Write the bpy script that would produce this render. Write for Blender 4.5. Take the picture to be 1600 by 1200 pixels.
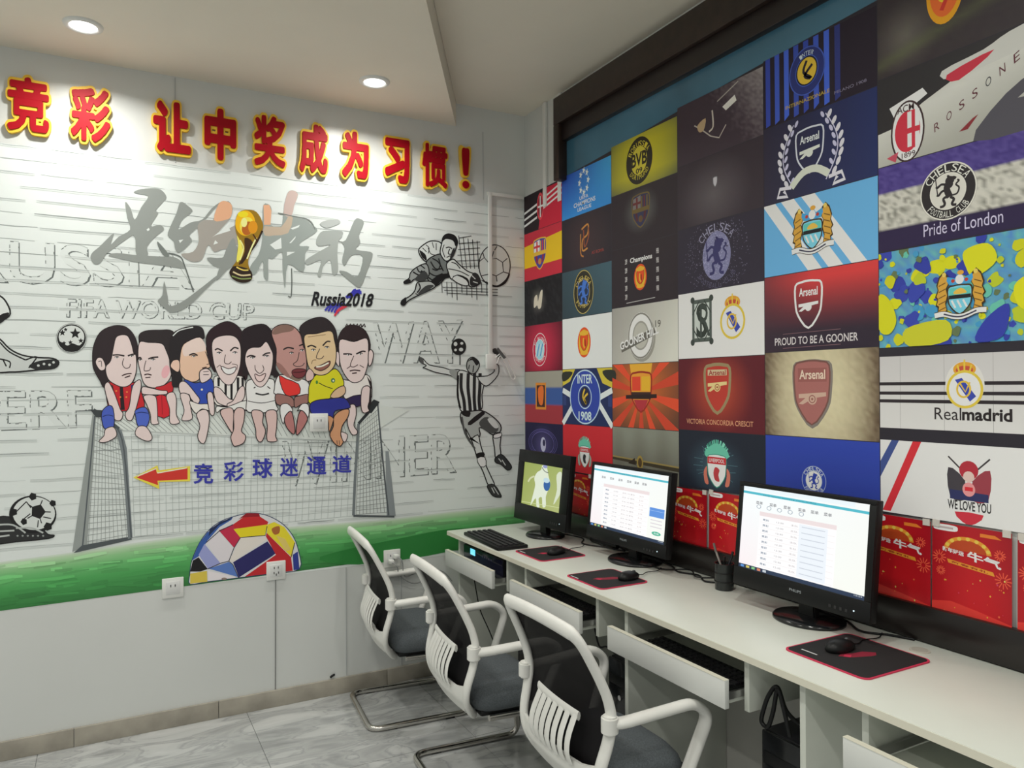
import bpy, bmesh, math, random
import numpy as np
from mathutils import Vector, Matrix
random.seed(7)
for o in list(bpy.data.objects): bpy.data.objects.remove(o)
SC = bpy.context.scene
COL = SC.collection

# ------------------------------------------------------------------ camera
CAM = np.array([-2.016, -3.572, 1.46]); FPX = 1173.2
YAW, PITCH, ROLL = [math.radians(a) for a in (28.388, 0.306, -0.251)]
Fv = np.array([math.sin(YAW)*math.cos(PITCH), math.cos(YAW)*math.cos(PITCH), math.sin(PITCH)])
Rv = np.array([math.cos(YAW), -math.sin(YAW), 0.0]); Uv = np.cross(Rv, Fv)
Rv, Uv = math.cos(ROLL)*Rv+math.sin(ROLL)*Uv, -math.sin(ROLL)*Rv+math.cos(ROLL)*Uv
cd = bpy.data.cameras.new('camera'); cam = bpy.data.objects.new('camera', cd); COL.objects.link(cam)
cd.sensor_fit = 'HORIZONTAL'; cd.sensor_width = 36.0; cd.lens = FPX/1600*36.0; cd.clip_start = 0.05
cam.matrix_world = Matrix(((Rv[0], Uv[0], -Fv[0], CAM[0]), (Rv[1], Uv[1], -Fv[1], CAM[1]), (Rv[2], Uv[2], -Fv[2], CAM[2]), (0, 0, 0, 1)))
SC.camera = cam

# ------------------------------------------------------------------ world, view
W = bpy.data.worlds.new('world'); SC.world = W; W.use_nodes = True
W.node_tree.nodes['Background'].inputs[0].default_value = (0.98, 1.0, 0.95, 1)
W.node_tree.nodes['Background'].inputs[1].default_value = 0.43
vs = SC.view_settings; vs.view_transform = 'Standard'; vs.look = 'None'; vs.gamma = 1.0; vs.use_curve_mapping = False
vs.exposure = 0.13

ILL, ILL_B = 0.74, 0.66   # how bright white paper comes out on each wall: ink albedo = photo colour / ILL
LAMP_W = 6.4

# ------------------------------------------------------------------ helpers
def s2l(c): return c/12.92 if c <= 0.04045 else ((c+0.055)/1.055)**2.4
def hx(h, g=1.0):
    h = h.lstrip('#')
    return tuple(min(0.92, s2l(int(h[i:i+2], 16)/255)*g) for i in (0, 2, 4))+(1.0,)

def tag(o, label=None, cat=None, group=None, kind=None):
    if label: o['label'] = label
    if cat: o['category'] = cat
    if group: o['group'] = group
    if kind: o['kind'] = kind
    return o
def empty(name, loc=(0, 0, 0), rz=0.0):
    o = bpy.data.objects.new(name, None); COL.objects.link(o); o.location = loc; o.rotation_euler = (0, 0, rz)
    o.empty_display_size = 0.05
    return o
def mesh_obj(name, verts, faces, mat, parent=None, smooth=False):
    me = bpy.data.meshes.new(name); me.from_pydata([tuple(map(float, v)) for v in verts], [], faces); me.update()
    if mat is not None: me.materials.append(mat)
    if smooth:
        for p in me.polygons: p.use_smooth = True
    o = bpy.data.objects.new(name, me); COL.objects.link(o)
    if parent is not None: o.parent = parent
    return o
def bm_obj(name, bm, mat, parent=None, smooth=False, angle=None):
    me = bpy.data.meshes.new(name); bm.normal_update(); bm.to_mesh(me); bm.free()
    me.materials.append(mat)
    if smooth:
        for p in me.polygons: p.use_smooth = True
        if angle: 
            try: me.set_sharp_from_angle(angle=math.radians(angle))
            except Exception: pass
    o = bpy.data.objects.new(name, me); COL.objects.link(o)
    if parent is not None: o.parent = parent
    return o
def add_box(bm, x0, x1, y0, y1, z0, z1, bev=0.0, seg=2, M=None):
    r = bmesh.ops.create_cube(bm, size=1.0); vs_ = r['verts']
    for v in vs_:
        v.co = Vector((x0+(v.co.x+.5)*(x1-x0), y0+(v.co.y+.5)*(y1-y0), z0+(v.co.z+.5)*(z1-z0)))
    if bev > 0:
        es = list({e for v in vs_ for e in v.link_edges})
        rr = bmesh.ops.bevel(bm, geom=es, offset=bev, segments=seg, affect='EDGES', profile=0.5)
        vs_ = [v for v in rr['verts']] 
        vs_ = list({v for f in rr['faces'] for v in f.verts} | {v for v in vs_ if v.is_valid})
    if M is not None:
        for v in vs_: v.co = M @ v.co
    return vs_
def box(name, x0, x1, y0, y1, z0, z1, mat, parent=None, bev=0.0, seg=2, M=None):
    bm = bmesh.new(); add_box(bm, min(x0, x1), max(x0, x1), min(y0, y1), max(y0, y1), min(z0, z1), max(z0, z1), bev, seg, M)
    return bm_obj(name, bm, mat, parent, bev > 0, 40)
def cyl(name, c, r, h, mat, parent=None, seg=32, r2=None, bev=0.0, M=None):
    bm = bmesh.new()
    bmesh.ops.create_cone(bm, cap_ends=True, segments=seg, radius1=r, radius2=r if r2 is None else r2, depth=h)
    if bev > 0:
        es = [e for e in bm.edges if len(e.link_faces) == 2 and e.calc_face_angle() > 0.8]
        bmesh.ops.bevel(bm, geom=es, offset=bev, segments=2, affect='EDGES')
    T = Matrix.Translation(Vector(c)+Vector((0, 0, h/2)))
    if M is not None: T = T @ M
    bmesh.ops.transform(bm, matrix=T, verts=bm.verts)
    return bm_obj(name, bm, mat, parent, True, 40)
def catmull(pts, n=6, closed=False):
    P = [np.array(p, float) for p in pts]; N = len(P); out = []
    rng = range(N) if closed else range(N-1)
    for i in rng:
        if closed: a, b, c, d = P[(i-1) % N], P[i], P[(i+1) % N], P[(i+2) % N]
        else: a, b, c, d = P[max(i-1, 0)], P[i], P[i+1], P[min(i+2, N-1)]
        for k in range(n):
            t = k/n
            out.append(0.5*((2*b)+(-a+c)*t+(2*a-5*b+4*c-d)*t*t+(-a+3*b-3*c+d)*t**3))
    if not closed: out.append(P[-1])
    return out
def add_tube(bm, path, r, seg=10, closed=False, rw=None, up=None, caps=True):
    """sweep an ellipse (r, rw) along path; r may be a list"""
    P = [Vector(p) for p in path]; N = len(P); rings = []
    rs = r if isinstance(r, (list, tuple)) else [r]*N
    n0 = None
    for i in range(N):
        if closed: t = (P[(i+1) % N]-P[i-1]).normalized()
        else: t = (P[min(i+1, N-1)]-P[max(i-1, 0)]).normalized()
        if up is not None:
            n = (Vector(up)-t*Vector(up).dot(t)).normalized()
        elif n0 is None:
            a = Vector((0, 0, 1)) if abs(t.z) < .9 else Vector((1, 0, 0)); n = (a-t*a.dot(t)).normalized()
        else: n = (n0-t*n0.dot(t)).normalized()
        n0 = n; b = t.cross(n)
        rr = rs[i]; w = rr if rw is None else rw*rr/rs[0]
        rings.append([bm.verts.new(P[i]+n*rr*math.cos(2*math.pi*k/seg)+b*w*math.sin(2*math.pi*k/seg)) for k in range(seg)])
    for i in range(N if closed else N-1):
        A_, B_ = rings[i], rings[(i+1) % N]
        for k in range(seg): bm.faces.new((A_[k], A_[(k+1) % seg], B_[(k+1) % seg], B_[k]))
    if not closed and caps:
        bm.faces.new(list(reversed(rings[0]))); bm.faces.new(rings[-1])
def tube(name, path, r, mat, parent=None, seg=10, closed=False, rw=None, up=None):
    bm = bmesh.new(); add_tube(bm, path, r, seg, closed, rw, up)
    bmesh.ops.recalc_face_normals(bm, faces=bm.faces)
    return bm_obj(name, bm, mat, parent, True, 60)
def fillet(pts, rad, n=5):
    """round the corners of a polyline"""
    P = [Vector(p) for p in pts]; out = [P[0]]
    for i in range(1, len(P)-1):
        a = (P[i-1]-P[i]); b = (P[i+1]-P[i]); r = min(rad, a.length*.49, b.length*.49)
        A_, B_ = P[i]+a.normalized()*r, P[i]+b.normalized()*r
        for k in range(n+1):
            t = k/n; out.append(A_*(1-t)**2+P[i]*2*t*(1-t)+B_*t*t)
    out.append(P[-1]); return out
def prism(name, poly, axis, a0, a1, mat, parent=None, bev=0):
    """extrude a 2D polygon along an axis"""
    def put(p, a):
        if axis == 'x': return (a, p[0], p[1])
        if axis == 'y': return (p[0], a, p[1])
        return (p[0], p[1], a)
    n = len(poly); v = [put(p, a0) for p in poly]+[put(p, a1) for p in poly]
    f = [tuple(range(n)), tuple(range(2*n-1, n-1, -1))]+[(i, i+n, (i+1) % n+n, (i+1) % n) for i in range(n)]
    bm = bmesh.new(); bv = [bm.verts.new(q) for q in v]
    for q in f: bm.faces.new([bv[i] for i in q])
    bmesh.ops.recalc_face_normals(bm, faces=bm.faces)
    if bev: bmesh.ops.bevel(bm, geom=list(bm.edges), offset=bev, segments=2, affect='EDGES')
    return bm_obj(name, bm, mat, parent, bev > 0, 40)

# ------------------------------------------------------------------ materials
MATS = {}
def mat(name, col, rough=.5, metal=0.0, spec=.5, noise=0.0, nscale=30.0, bump=0.0, coat=0.0, trans=0.0):
    if name in MATS: return MATS[name]
    m = bpy.data.materials.new(name); m.use_nodes = True; nt = m.node_tree; b = nt.nodes['Principled BSDF']
    c = hx(col) if isinstance(col, str) else tuple(col)+(1.0,)
    b.inputs['Base Color'].default_value = c; b.inputs['Roughness'].default_value = rough; b.inputs['Metallic'].default_value = metal
    b.inputs['Specular IOR Level'].default_value = spec; b.inputs['Coat Weight'].default_value = coat
    if noise or bump:
        tc = nt.nodes.new('ShaderNodeTexCoord'); nz = nt.nodes.new('ShaderNodeTexNoise'); nz.inputs['Scale'].default_value = nscale
        nz.inputs['Detail'].default_value = 4
        nt.links.new(tc.outputs['Object'], nz.inputs['Vector'])
        if noise:
            rp = nt.nodes.new('ShaderNodeValToRGB'); rp.color_ramp.elements[0].position = .3; rp.color_ramp.elements[1].position = .7
            rp.color_ramp.elements[0].color = tuple(x*(1-noise) for x in c[:3])+(1,); rp.color_ramp.elements[1].color = tuple(min(1, x*(1+noise*.5)) for x in c[:3])+(1,)
            nt.links.new(nz.outputs['Fac'], rp.inputs['Fac']); nt.links.new(rp.outputs['Color'], b.inputs['Base Color'])
        if bump:
            bp = nt.nodes.new('ShaderNodeBump'); bp.inputs['Strength'].default_value = bump; bp.inputs['Distance'].default_value = .002
            nt.links.new(nz.outputs['Fac'], bp.inputs['Height']); nt.links.new(bp.outputs['Normal'], b.inputs['Normal'])
    if trans:
        tr = nt.nodes.new('ShaderNodeBsdfTransparent'); mx = nt.nodes.new('ShaderNodeMixShader'); mx.inputs[0].default_value = trans
        nt.links.new(b.outputs[0], mx.inputs[1]); nt.links.new(tr.outputs[0], mx.inputs[2]); nt.links.new(mx.outputs[0], nt.nodes['Material Output'].inputs[0])
    MATS[name] = m; return m
def ink(name, rough=.4, spec=.4, emit=0.0, fab=0.0):
    """flat print: colour comes from the mesh's own ink colours"""
    m = bpy.data.materials.new(name); m.use_nodes = True; nt = m.node_tree; b = nt.nodes['Principled BSDF']
    a = nt.nodes.new('ShaderNodeAttribute'); a.attribute_name = 'ink'
    nt.links.new(a.outputs['Color'], b.inputs['Base Color']); b.inputs['Roughness'].default_value = rough; b.inputs['Specular IOR Level'].default_value = spec
    if emit:
        nt.links.new(a.outputs['Color'], b.inputs['Emission Color']); b.inputs['Emission Strength'].default_value = emit
        b.inputs['Base Color'].default_value = (0, 0, 0, 1)
        for l in list(b.inputs['Base Color'].links): nt.links.remove(l)
        b.inputs['Base Color'].default_value = (.01, .01, .01, 1)
    if fab:
        nz = nt.nodes.new('ShaderNodeTexNoise'); nz.inputs['Scale'].default_value = 90; tc = nt.nodes.new('ShaderNodeTexCoord')
        nt.links.new(tc.outputs['Object'], nz.inputs['Vector'])
        mx = nt.nodes.new('ShaderNodeMix'); mx.data_type = 'RGBA'; mx.blend_type = 'MULTIPLY'; mx.inputs[0].default_value = fab
        nt.links.new(a.outputs['Color'], mx.inputs[6]); nt.links.new(nz.outputs['Color'], mx.inputs[7]); 
        nt.links.new(mx.outputs[2], b.inputs['Base Color'])
    return m
def emit_mat(name, col, st):
    m = bpy.data.materials.new(name); m.use_nodes = True; nt = m.node_tree; b = nt.nodes['Principled BSDF']
    b.inputs['Base Color'].default_value = (.8, .8, .8, 1); b.inputs['Emission Color'].default_value = hx(col); b.inputs['Emission Strength'].default_value = st
    return m
M_WALL = mat('wall_panel_white', (.70, .72, .70), .32, spec=.4, noise=.02, nscale=3)
M_CEIL = mat('ceiling_paint', (.85, .80, .69), .8, spec=.2, noise=.02, nscale=4)
M_WHITEP = mat('white_plastic', (.82, .83, .80), .38)
M_CHAIRW = mat('chair_white_plastic', (.80, .80, .76), .42, noise=.04, nscale=12)
M_DESK = mat('white_laminate', (.70, .73, .66), .36, noise=.02, nscale=8)
M_DESKF = mat('drawer_laminate', (.72, .74, .71), .4)
M_EDGE = mat('laminate_edge_band', (.74, .72, .60), .45)
M_BLACK = mat('black_plastic', (.006, .0065, .007), .42, spec=.3)
M_BLACKG = mat('black_gloss_plastic', (.010, .011, .012), .16)
M_KEY = mat('black_keycap', (.02, .02, .022), .5)
M_FAB = mat('grey_seat_fabric', (.115, .13, .14), .92, spec=.2, noise=.25, nscale=220, bump=.5)
M_CHROME = mat('chrome_tube', (.62, .60, .56), .16, metal=1.0)
M_MESH = mat('black_chair_mesh', (.008, .007, .008), .7, spec=.15, trans=.035)
M_FRAME = mat('dark_brown_frame', (.028, .016, .012), .42, noise=.3, nscale=25)
M_DARK = mat('dark_sill', (.014, .011, .010), .28)
M_BASEB = mat('baseboard_stone', (.40, .37, .31), .22, noise=.22, nscale=9)
M_GROUT = mat('grout', (.30, .31, .31), .8)
M_TOWER = mat('computer_case_black', (.006, .006, .009), .5)
M_RED = mat('pad_red_edge', (.62, .03, .09), .7)
M_PAD = mat('pad_black_cloth', (.012, .011, .012), .85, noise=.3, nscale=300)
M_LET_R = mat('letter_red_acrylic', (.40, .001, .010), .5, spec=.2)
M_LET_Y = mat('letter_yellow_acrylic', (.92, .58, .05), .5, spec=.4)
M_METAL = mat('brushed_metal', (.6, .6, .6), .3, metal=1)
M_INK_A = ink('mural_ink', .42, .35)
M_INK_B = ink('collage_ink', .55, .3)
M_INK_P = ink('poster_ink', .30, .5)
M_INK_S = ink('screen_pixels', .3, .3, emit=1.0)

def marble():
    m = bpy.data.materials.new('grey_marble_tile'); m.use_nodes = True; nt = m.node_tree; b = nt.nodes['Principled BSDF']; L = nt.links.new
    tc = nt.nodes.new('ShaderNodeTexCoord'); oi = nt.nodes.new('ShaderNodeObjectInfo')
    ad = nt.nodes.new('ShaderNodeVectorMath'); ad.operation = 'ADD'; sc = nt.nodes.new('ShaderNodeVectorMath'); sc.operation = 'SCALE'; sc.inputs['Scale'].default_value = 13
    L(oi.outputs['Location'], sc.inputs[0]); L(tc.outputs['Object'], ad.inputs[0]); L(sc.outputs[0], ad.inputs[1])
    n1 = nt.nodes.new('ShaderNodeTexNoise'); n1.inputs['Scale'].default_value = 2.6; n1.inputs['Detail'].default_value = 7; n1.inputs['Distortion'].default_value = 1.6
    mp = nt.nodes.new('ShaderNodeMapping'); mp.inputs['Rotation'].default_value = (0, 0, .7); mp.inputs['Scale'].default_value = (1, 2.6, 1)
    L(ad.outputs[0], mp.inputs[0]); L(mp.outputs[0], n1.inputs['Vector'])
    rp = nt.nodes.new('ShaderNodeValToRGB'); cr = rp.color_ramp
    cr.elements[0].position = .30; cr.elements[0].color = (.27, .28, .28, 1); cr.elements[1].position = .72; cr.elements[1].color = (.56, .57, .56, 1)
    e = cr.elements.new(.50); e.color = (.43, .44, .435, 1); e = cr.elements.new(.53); e.color = (.34, .35, .35, 1); e = cr.elements.new(.57); e.color = (.47, .48, .475, 1)
    L(n1.outputs['Fac'], rp.inputs['Fac']); L(rp.outputs['Color'], b.inputs['Base Color']); b.inputs['Roughness'].default_value = .17
    return m
M_MARBLE = marble()

# ------------------------------------------------------------------ room shell
CE_LOW, CE_HIGH = 2.825, 2.945
def struct(o): o['kind'] = 'structure'; return o
wall_back = struct(box('wall_back', -6.0, 0.12, 0.0, 0.12, 0.0, 3.1, M_WALL))
wall_right = struct(box('wall_right', 0.0, 0.12, -5.5, 0.0, 0.0, 3.1, M_WALL))
# floor of large marble tiles
floor = struct(box('floor', -6.0, 0.0, -7.0, 0.0, -0.08, -0.004, M_GROUT))
tile_me = None
xs = [-6.0]+[-1.46+.8*k for k in range(-5, 2)]+[0.0]; ys = [0.0]+[-.72-.8*k for k in range(0, 7)]
for i in range(len(xs)-1):
    for j in range(len(ys)-1):
        x0, x1, y1, y0 = xs[i]+.0012, xs[i+1]-.0012, ys[j]-.0012, ys[j+1]+.0012
        if x1 < x0+.02: continue
        o = box('tile', x0, x1, y0, y1, -.004, 0.0, M_MARBLE, floor)
# ceilings: a low one with a slanting edge, a higher one beside the window wall
def slab(name, poly, z0, z1, m): return struct(prism(name, poly, 'z', z0, z1, m))
low = [(-6, 0), (-.41, 0), (-.41-.5516*5.5, -5.5), (-6, -5.5)]
ceil_low = slab('ceiling', low, CE_LOW, 3.06, M_CEIL)
ceil_high = slab('ceiling', [(-6, 0), (0, 0), (0, -5.5), (-6, -5.5)], 3.061, 3.12, M_CEIL)
ceil_mid = slab('ceiling', [(-.409, 0), (0, 0), (0, -5.5), (-.409-.5516*5.5, -5.5)], CE_HIGH, 3.06, M_CEIL)

# baseboard of stone lengths along the back wall
bb = struct(empty('baseboard_back', (0, 0, 0)))
for a, b_ in ((-6.0, -3.0), (-2.998, -2.135), (-2.133, -1.58), (-1.578, -.80), (-.798, -.004)):
    box('stone_length', a, b_, -.014, -.0005, 0.0, .076, M_BASEB, bb, bev=.002)
# panel joints of the lining on the back wall
for n_, (x, z0, z1) in enumerate(((-1.0, .08, .598), (-.72, .08, .598), (-1.75, 2.45, 2.82), (-.255, 2.46, 2.82), (-2.6, .08, .598))):
    struct(box('trim_%d' % (n_+1), x-.0022, x+.0022, -.0022, -.0002, z0, z1, mat('joint_strip', (.50, .52, .52), .5)))

# ------------------------------------------------------------------ downlights
M_LAMPD = emit_mat('lamp_diffuser', '#ffffff', 9.0)
def downlight(x, y, z, label):
    t = tag(empty('downlight', (x, y, z)), label, 'downlight', 'ceiling downlights')
    bm = bmesh.new(); n = 40; prof = [(.046, -.001), (.047, -.008), (.056, -.011), (.066, -.006), (.068, 0.0)]
    rings = [[bm.verts.new((r*math.cos(2*math.pi*k/n), r*math.sin(2*math.pi*k/n), h)) for k in range(n)] for r, h in prof]
    for a, b_ in zip(rings[:-1], rings[1:]):
        for k in range(n): bm.faces.new((a[k], a[(k+1) % n], b_[(k+1) % n], b_[k]))
    bmesh.ops.recalc_face_normals(bm, faces=bm.faces)
    bm_obj('trim_ring', bm, M_WHITEP, t, True)
    cyl('diffuser', (0, 0, -.005), .0465, .004, M_LAMPD, t, 32)
    ld = bpy.data.lights.new('downlight_lamp', 'AREA'); ld.shape = 'DISK'; ld.size = .09; ld.energy = LAMP_W; ld.color = (1.0, .985, .93)
    ld.spread = math.radians(150)
    lo = bpy.data.objects.new('downlight_lamp', ld); COL.objects.link(lo); lo.parent = t; lo.location = (0, 0, -.013)
    return t
downlight(-2.09, -.348, CE_LOW, 'round recessed ceiling downlight at far left above the first red letters')
downlight(-.966, -.357, CE_LOW, 'round recessed ceiling downlight nearer the corner above the middle red letters')
for x in (-2.09, -3.2): 
    for y in (-1.7, -3.1, -4.5): downlight(x, y, CE_LOW, 'round recessed ceiling downlight further back in the room')
downlight(-3.2, -.35, CE_LOW, 'round recessed ceiling downlight further back in the room')
for y in (-2.3, -3.6): downlight(-1.0, y, CE_HIGH, 'round recessed ceiling downlight further back in the room')

# ------------------------------------------------------------------ window wall: frame, glass
win = struct(empty('window_1', (0, -1.6, 2.6)))
def wpart(o): o.matrix_parent_inverse = win.matrix_world.inverted() if False else Matrix.Translation((0, 1.6, -2.6)); return o
YL, YR = -.385, -3.6
wpart(box('frame_top', -.055, -.001, YR, YL, 2.765, 2.900, M_FRAME, win, bev=.004))
wpart(box('frame_inner_rail', -.035, -.001, YR, YL-.05, 2.680, 2.765, mat('dark_brown_inner', (.016, .010, .010), .4), win, bev=.003))
wpart(box('frame_jamb', -.055, -.001, YL-.05, YL, 2.49, 2.765, M_FRAME, win, bev=.004))
wpart(box('glass_pane', -.006, -.001, YR, YL-.05, 2.45, 2.680, mat('painted_daylight_glass', (.07, .20, .30), .12, spec=.6, noise=.45, nscale=1.3), win))  # blue daylight from outside is painted into the pane's base colour
wpart(box('frame_sill', -.030, -.001, YR, -.02, .752, .852, M_DARK, win, bev=.004))
# white boxed column beside the jamb
tr = struct(box('trim_6', -.016, 0, -.245, -.215, 2.40, 2.944, M_WHITEP, bev=.003))
tr = struct(box('trim_7', -.010, 0, -.384, -.350, 2.40, 2.944, M_WHITEP, bev=.002))

# ------------------------------------------------------------------ long desk
DX, DZ = -.522, .75
wt = tag(empty('worktop', (-.26, -1.7, DZ)), 'long white laminate worktop running along the window wall', 'worktop')
def keep(o, p): o.matrix_parent_inverse = Matrix.Translation(-Vector(p.location)); return o
keep(box('top_board', DX, -.001, -3.45, -.118, DZ-.022, DZ, M_DESK, wt, bev=.003), wt)
keep(box('edge_band', DX-.0012, DX+.0002, -3.448, -.120, DZ-.0205, DZ-.0025, M_EDGE, wt), wt)
gr = keep(cyl('cable_grommet', (-.097, -2.315, DZ-.001), .026, .004, mat('grommet_beige', (.55, .54, .47), .5), wt, 28, bev=.001), wt)
keep(cyl('grommet_lid', (-.097, -2.315, DZ+.0028), .020, .0012, mat('grommet_lid_beige', (.47, .46, .40), .5), wt, 28), wt)

PT = .018
ulab = ['white desk unit against the mural wall with a lit media box in its drawer',
        'white desk unit second from the mural wall with a black keyboard in its drawer',
        'white desk unit with the longest visible open keyboard drawer in the middle',
        'white desk unit at the right end with an empty pulled-out drawer']
def desk_unit(k, yl, yr, ydiv, flip=False):
    """leg panel at yl (towards the mural), keyboard drawer, short divider, open bay for the computer"""
    u = tag(empty('desk_unit', (-.26, (yl+yr)/2, 0)), ulab[k], 'desk', 'desk units under the worktop')
    f0 = DX+.050
    keep(box('leg_panel', f0, -.03, yl-PT, yl, 0, DZ-.0225, M_DESK, u, bev=.001), u)
    keep(box('divider', f0, -.06, ydiv-PT, ydiv, .570, DZ-.0225, M_DESK, u, bev=.001), u)
    keep(box('back_panel', -.028, -.010, yr+.001, yl-.001, .04, DZ-.0225, mat('back_board', (.62, .61, .57), .5), u), u)
    # drawer between leg/divider
    if not flip: a, b_ = ydiv+.004, yl-PT-.004
    else: a, b_ = yr+.004, ydiv-PT-.004
    d = keep(box('drawer', DX-.022, DX-.006, a-.004, b_+.022 if not flip else b_+.018, .586, .664, M_DESKF, u, bev=.0015), u)
    def kd(o): o.parent = d; o.matrix_parent_inverse = Matrix.Identity(4); return o
    kd(box('tray', DX-.006, -.14, a+.012, b_-.012, .592, .604, M_DESK, None))
    for yy in (a+.003, b_-.010): kd(box('runner', DX-.002, -.12, yy, yy+.008, .606, .626, mat('runner_steel', (.45, .45, .45), .35, metal=1), None))
    kd(box('edge_band', DX-.0225, DX-.0055, a-.003, b_+.018, .6636, .6646, M_EDGE, None))
    return u
desk_unit(0, -.145, -.815, -.655)
desk_unit(1, -.818, -1.507, -1.340)
desk_unit(2, -1.510, -2.237, -2.052)
desk_unit(3, -2.240, -3.0, -2.418, flip=True)

# keyboards
def keyboard(loc, rz, L, Wd, label, grp='keyboards', rows=5, cols=18, tilt=True):
    t = tag(empty('keyboard', loc, rz), label, 'keyboard', grp)
    box('base', -Wd/2, Wd/2, -L/2, L/2, 0.0, .016, M_BLACK, t, bev=.005)
    bm = bmesh.new(); add_box(bm, -.0075, .0075, -.0095*L/.44, .0095*L/.44, 0, .006, 0); me = bpy.data.meshes.new('keycap'); bm.to_mesh(me); bm.free(); me.materials.append(M_KEY)
    for r in range(rows):
        for c in range(cols):
            if r == rows-1 and 4 <= c <= 8: continue
            o = bpy.data.objects.new('keycap', me); COL.objects.link(o); o.parent = t
            o.location = (-Wd/2+.022+r*(Wd-.044)/(rows-1), -L/2+.022+c*(L-.044)/(cols-1), .0155)
            if rows == 1: o.location.x = 0
    box('space_bar', Wd/2-.030, Wd/2-.015, -L/2+.022+3.6*(L-.044)/(cols-1), -L/2+.022+8.4*(L-.044)/(cols-1), .0155, .021, M_KEY, t)
    return t
keyboard((-.435, -.47, DZ+.0005), math.radians(180-3), .40, .150, 'black keyboard lying on the worktop in front of the small monitor')
keyboard((-.43, -1.07, .605), math.radians(180), .42, .14, 'black keyboard in the second open drawer')
keyboard((-.43, -1.80, .605), math.radians(180), .44, .14, 'black keyboard in the open drawer below the pen cup')

# media box in the first drawer
t = tag(empty('media_box', (-.43, -.43, .605)), 'slim black media box with a glowing cyan display in the first drawer', 'media box')
box('case', -.045, .10, -.205, .205, .002, .096, M_BLACK, t, bev=.003)
box('front_panel', -.050, -.0445, -.203, .203, .006, .094, mat('navy_gloss', (.010, .011, .03), .15), t, bev=.001)
box('display', -.0515, -.0495, .075, .125, .060, .088, emit_mat('cyan_display', '#38c8ee', 1.1), t)
for k in range(5): box('button', -.0515, -.0495, -.10+.022*k, -.09+.022*k, .070, .078, mat('dull_button', (.10, .09, .16), .4), t)

# mouse pads and mice
def pad(cx, cy, rz, L, Wd, label, red=1.0):
    t = tag(empty('mouse_pad', (cx, cy, DZ+.0003), rz), label, 'mouse pad', 'red-edged mouse pads')
    def rr(l, w, r):
        out = []
        for sx, sy, a0 in ((1, 1, 0), (-1, 1, 90), (-1, -1, 180), (1, -1, 270)):
            for k in range(6):
                a = math.radians(a0+k*18); out.append((sx*(w/2-r)+r*math.cos(a), sy*(l/2-r)+r*math.sin(a)))
        return out
    prism('stitched_edge', rr(L, Wd, .022), 'z', 0, .0030, M_RED, t)
    prism('cloth', rr(L-.010, Wd-.010, .019), 'z', .0005, .0034, M_PAD, t)
    return t
PADS = [pad(-.345, -.815, math.radians(0), .235, .225, 'black mouse pad with red edge beside the small monitor'),
        pad(-.385, -1.285, math.radians(0), .235, .215, 'black mouse pad with red edge in front of the middle monitor'),
        pad(-.275, -2.255, math.radians(0), .255, .265, 'largest black mouse pad with pink-red edge in front of the right monitor')]
def blob(t, L, col, pts, z=.0036):
    n = len(pts); mesh_obj('print', [(p[0], p[1], z) for p in pts], [tuple(range(n))], mat(col[0], col[1], .8), t)
for t in PADS:
    blob(t, .2, ('pad_print_red', (.25, .008, .03)), [(.02, -.03), (-.03, -.012), (-.055, .012), (-.028, .022), (-.005, .008), (.03, .004), (.055, -.018), (.038, -.032)])
    blob(t, .2, ('pad_print_bright', (.55, .02, .07)), [(-.035, -.010), (-.046, .004), (-.030, .012), (-.018, .000)], .0038)
    blob(t, .2, ('pad_print_white', (.7, .7, .7)), [(-.093, .095), (-.098, .095), (-.098, .045), (-.093, .045)], .0038)
def mouse(cx, cy, rz, label):
    t = tag(empty('computer_mouse', (cx, cy, DZ+.0040), rz), label, 'mouse', 'black wired mice')
    bm = bmesh.new(); bmesh.ops.create_uvsphere(bm, u_segments=24, v_segments=14, radius=1)
    for v in bm.verts:
        x, y, z = v.co; w = .030*(1-.12*x); v.co = (x*.050, y*w*.92, max(z, -.35)*.022*(1-.22*x)+.008)
    bm_obj('shell', bm, M_BLACK, t, True)
    cyl('wheel', (.026, 0, .018), .007, .007, mat('wheel_grey', (.08, .08, .08), .5), t, 16, M=Matrix.Rotation(math.radians(90), 4, 'X'))
    p = catmull([(.05, 0, .008), (.08, .004, .003), (.12, .02, .002), (.17, .01, .002), (.215, .03, .003)], 6)
    tube('cord', p, .0017, M_BLACK, t, 6)
    return t
mouse(-.33, -.845, math.radians(15), 'small black mouse on the mouse pad beside the small monitor')
mouse(-.32, -1.335, math.radians(10), 'black mouse on the mouse pad in front of the middle monitor')
mouse(-.285, -2.215, math.radians(0), 'black mouse on the largest mouse pad')

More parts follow.
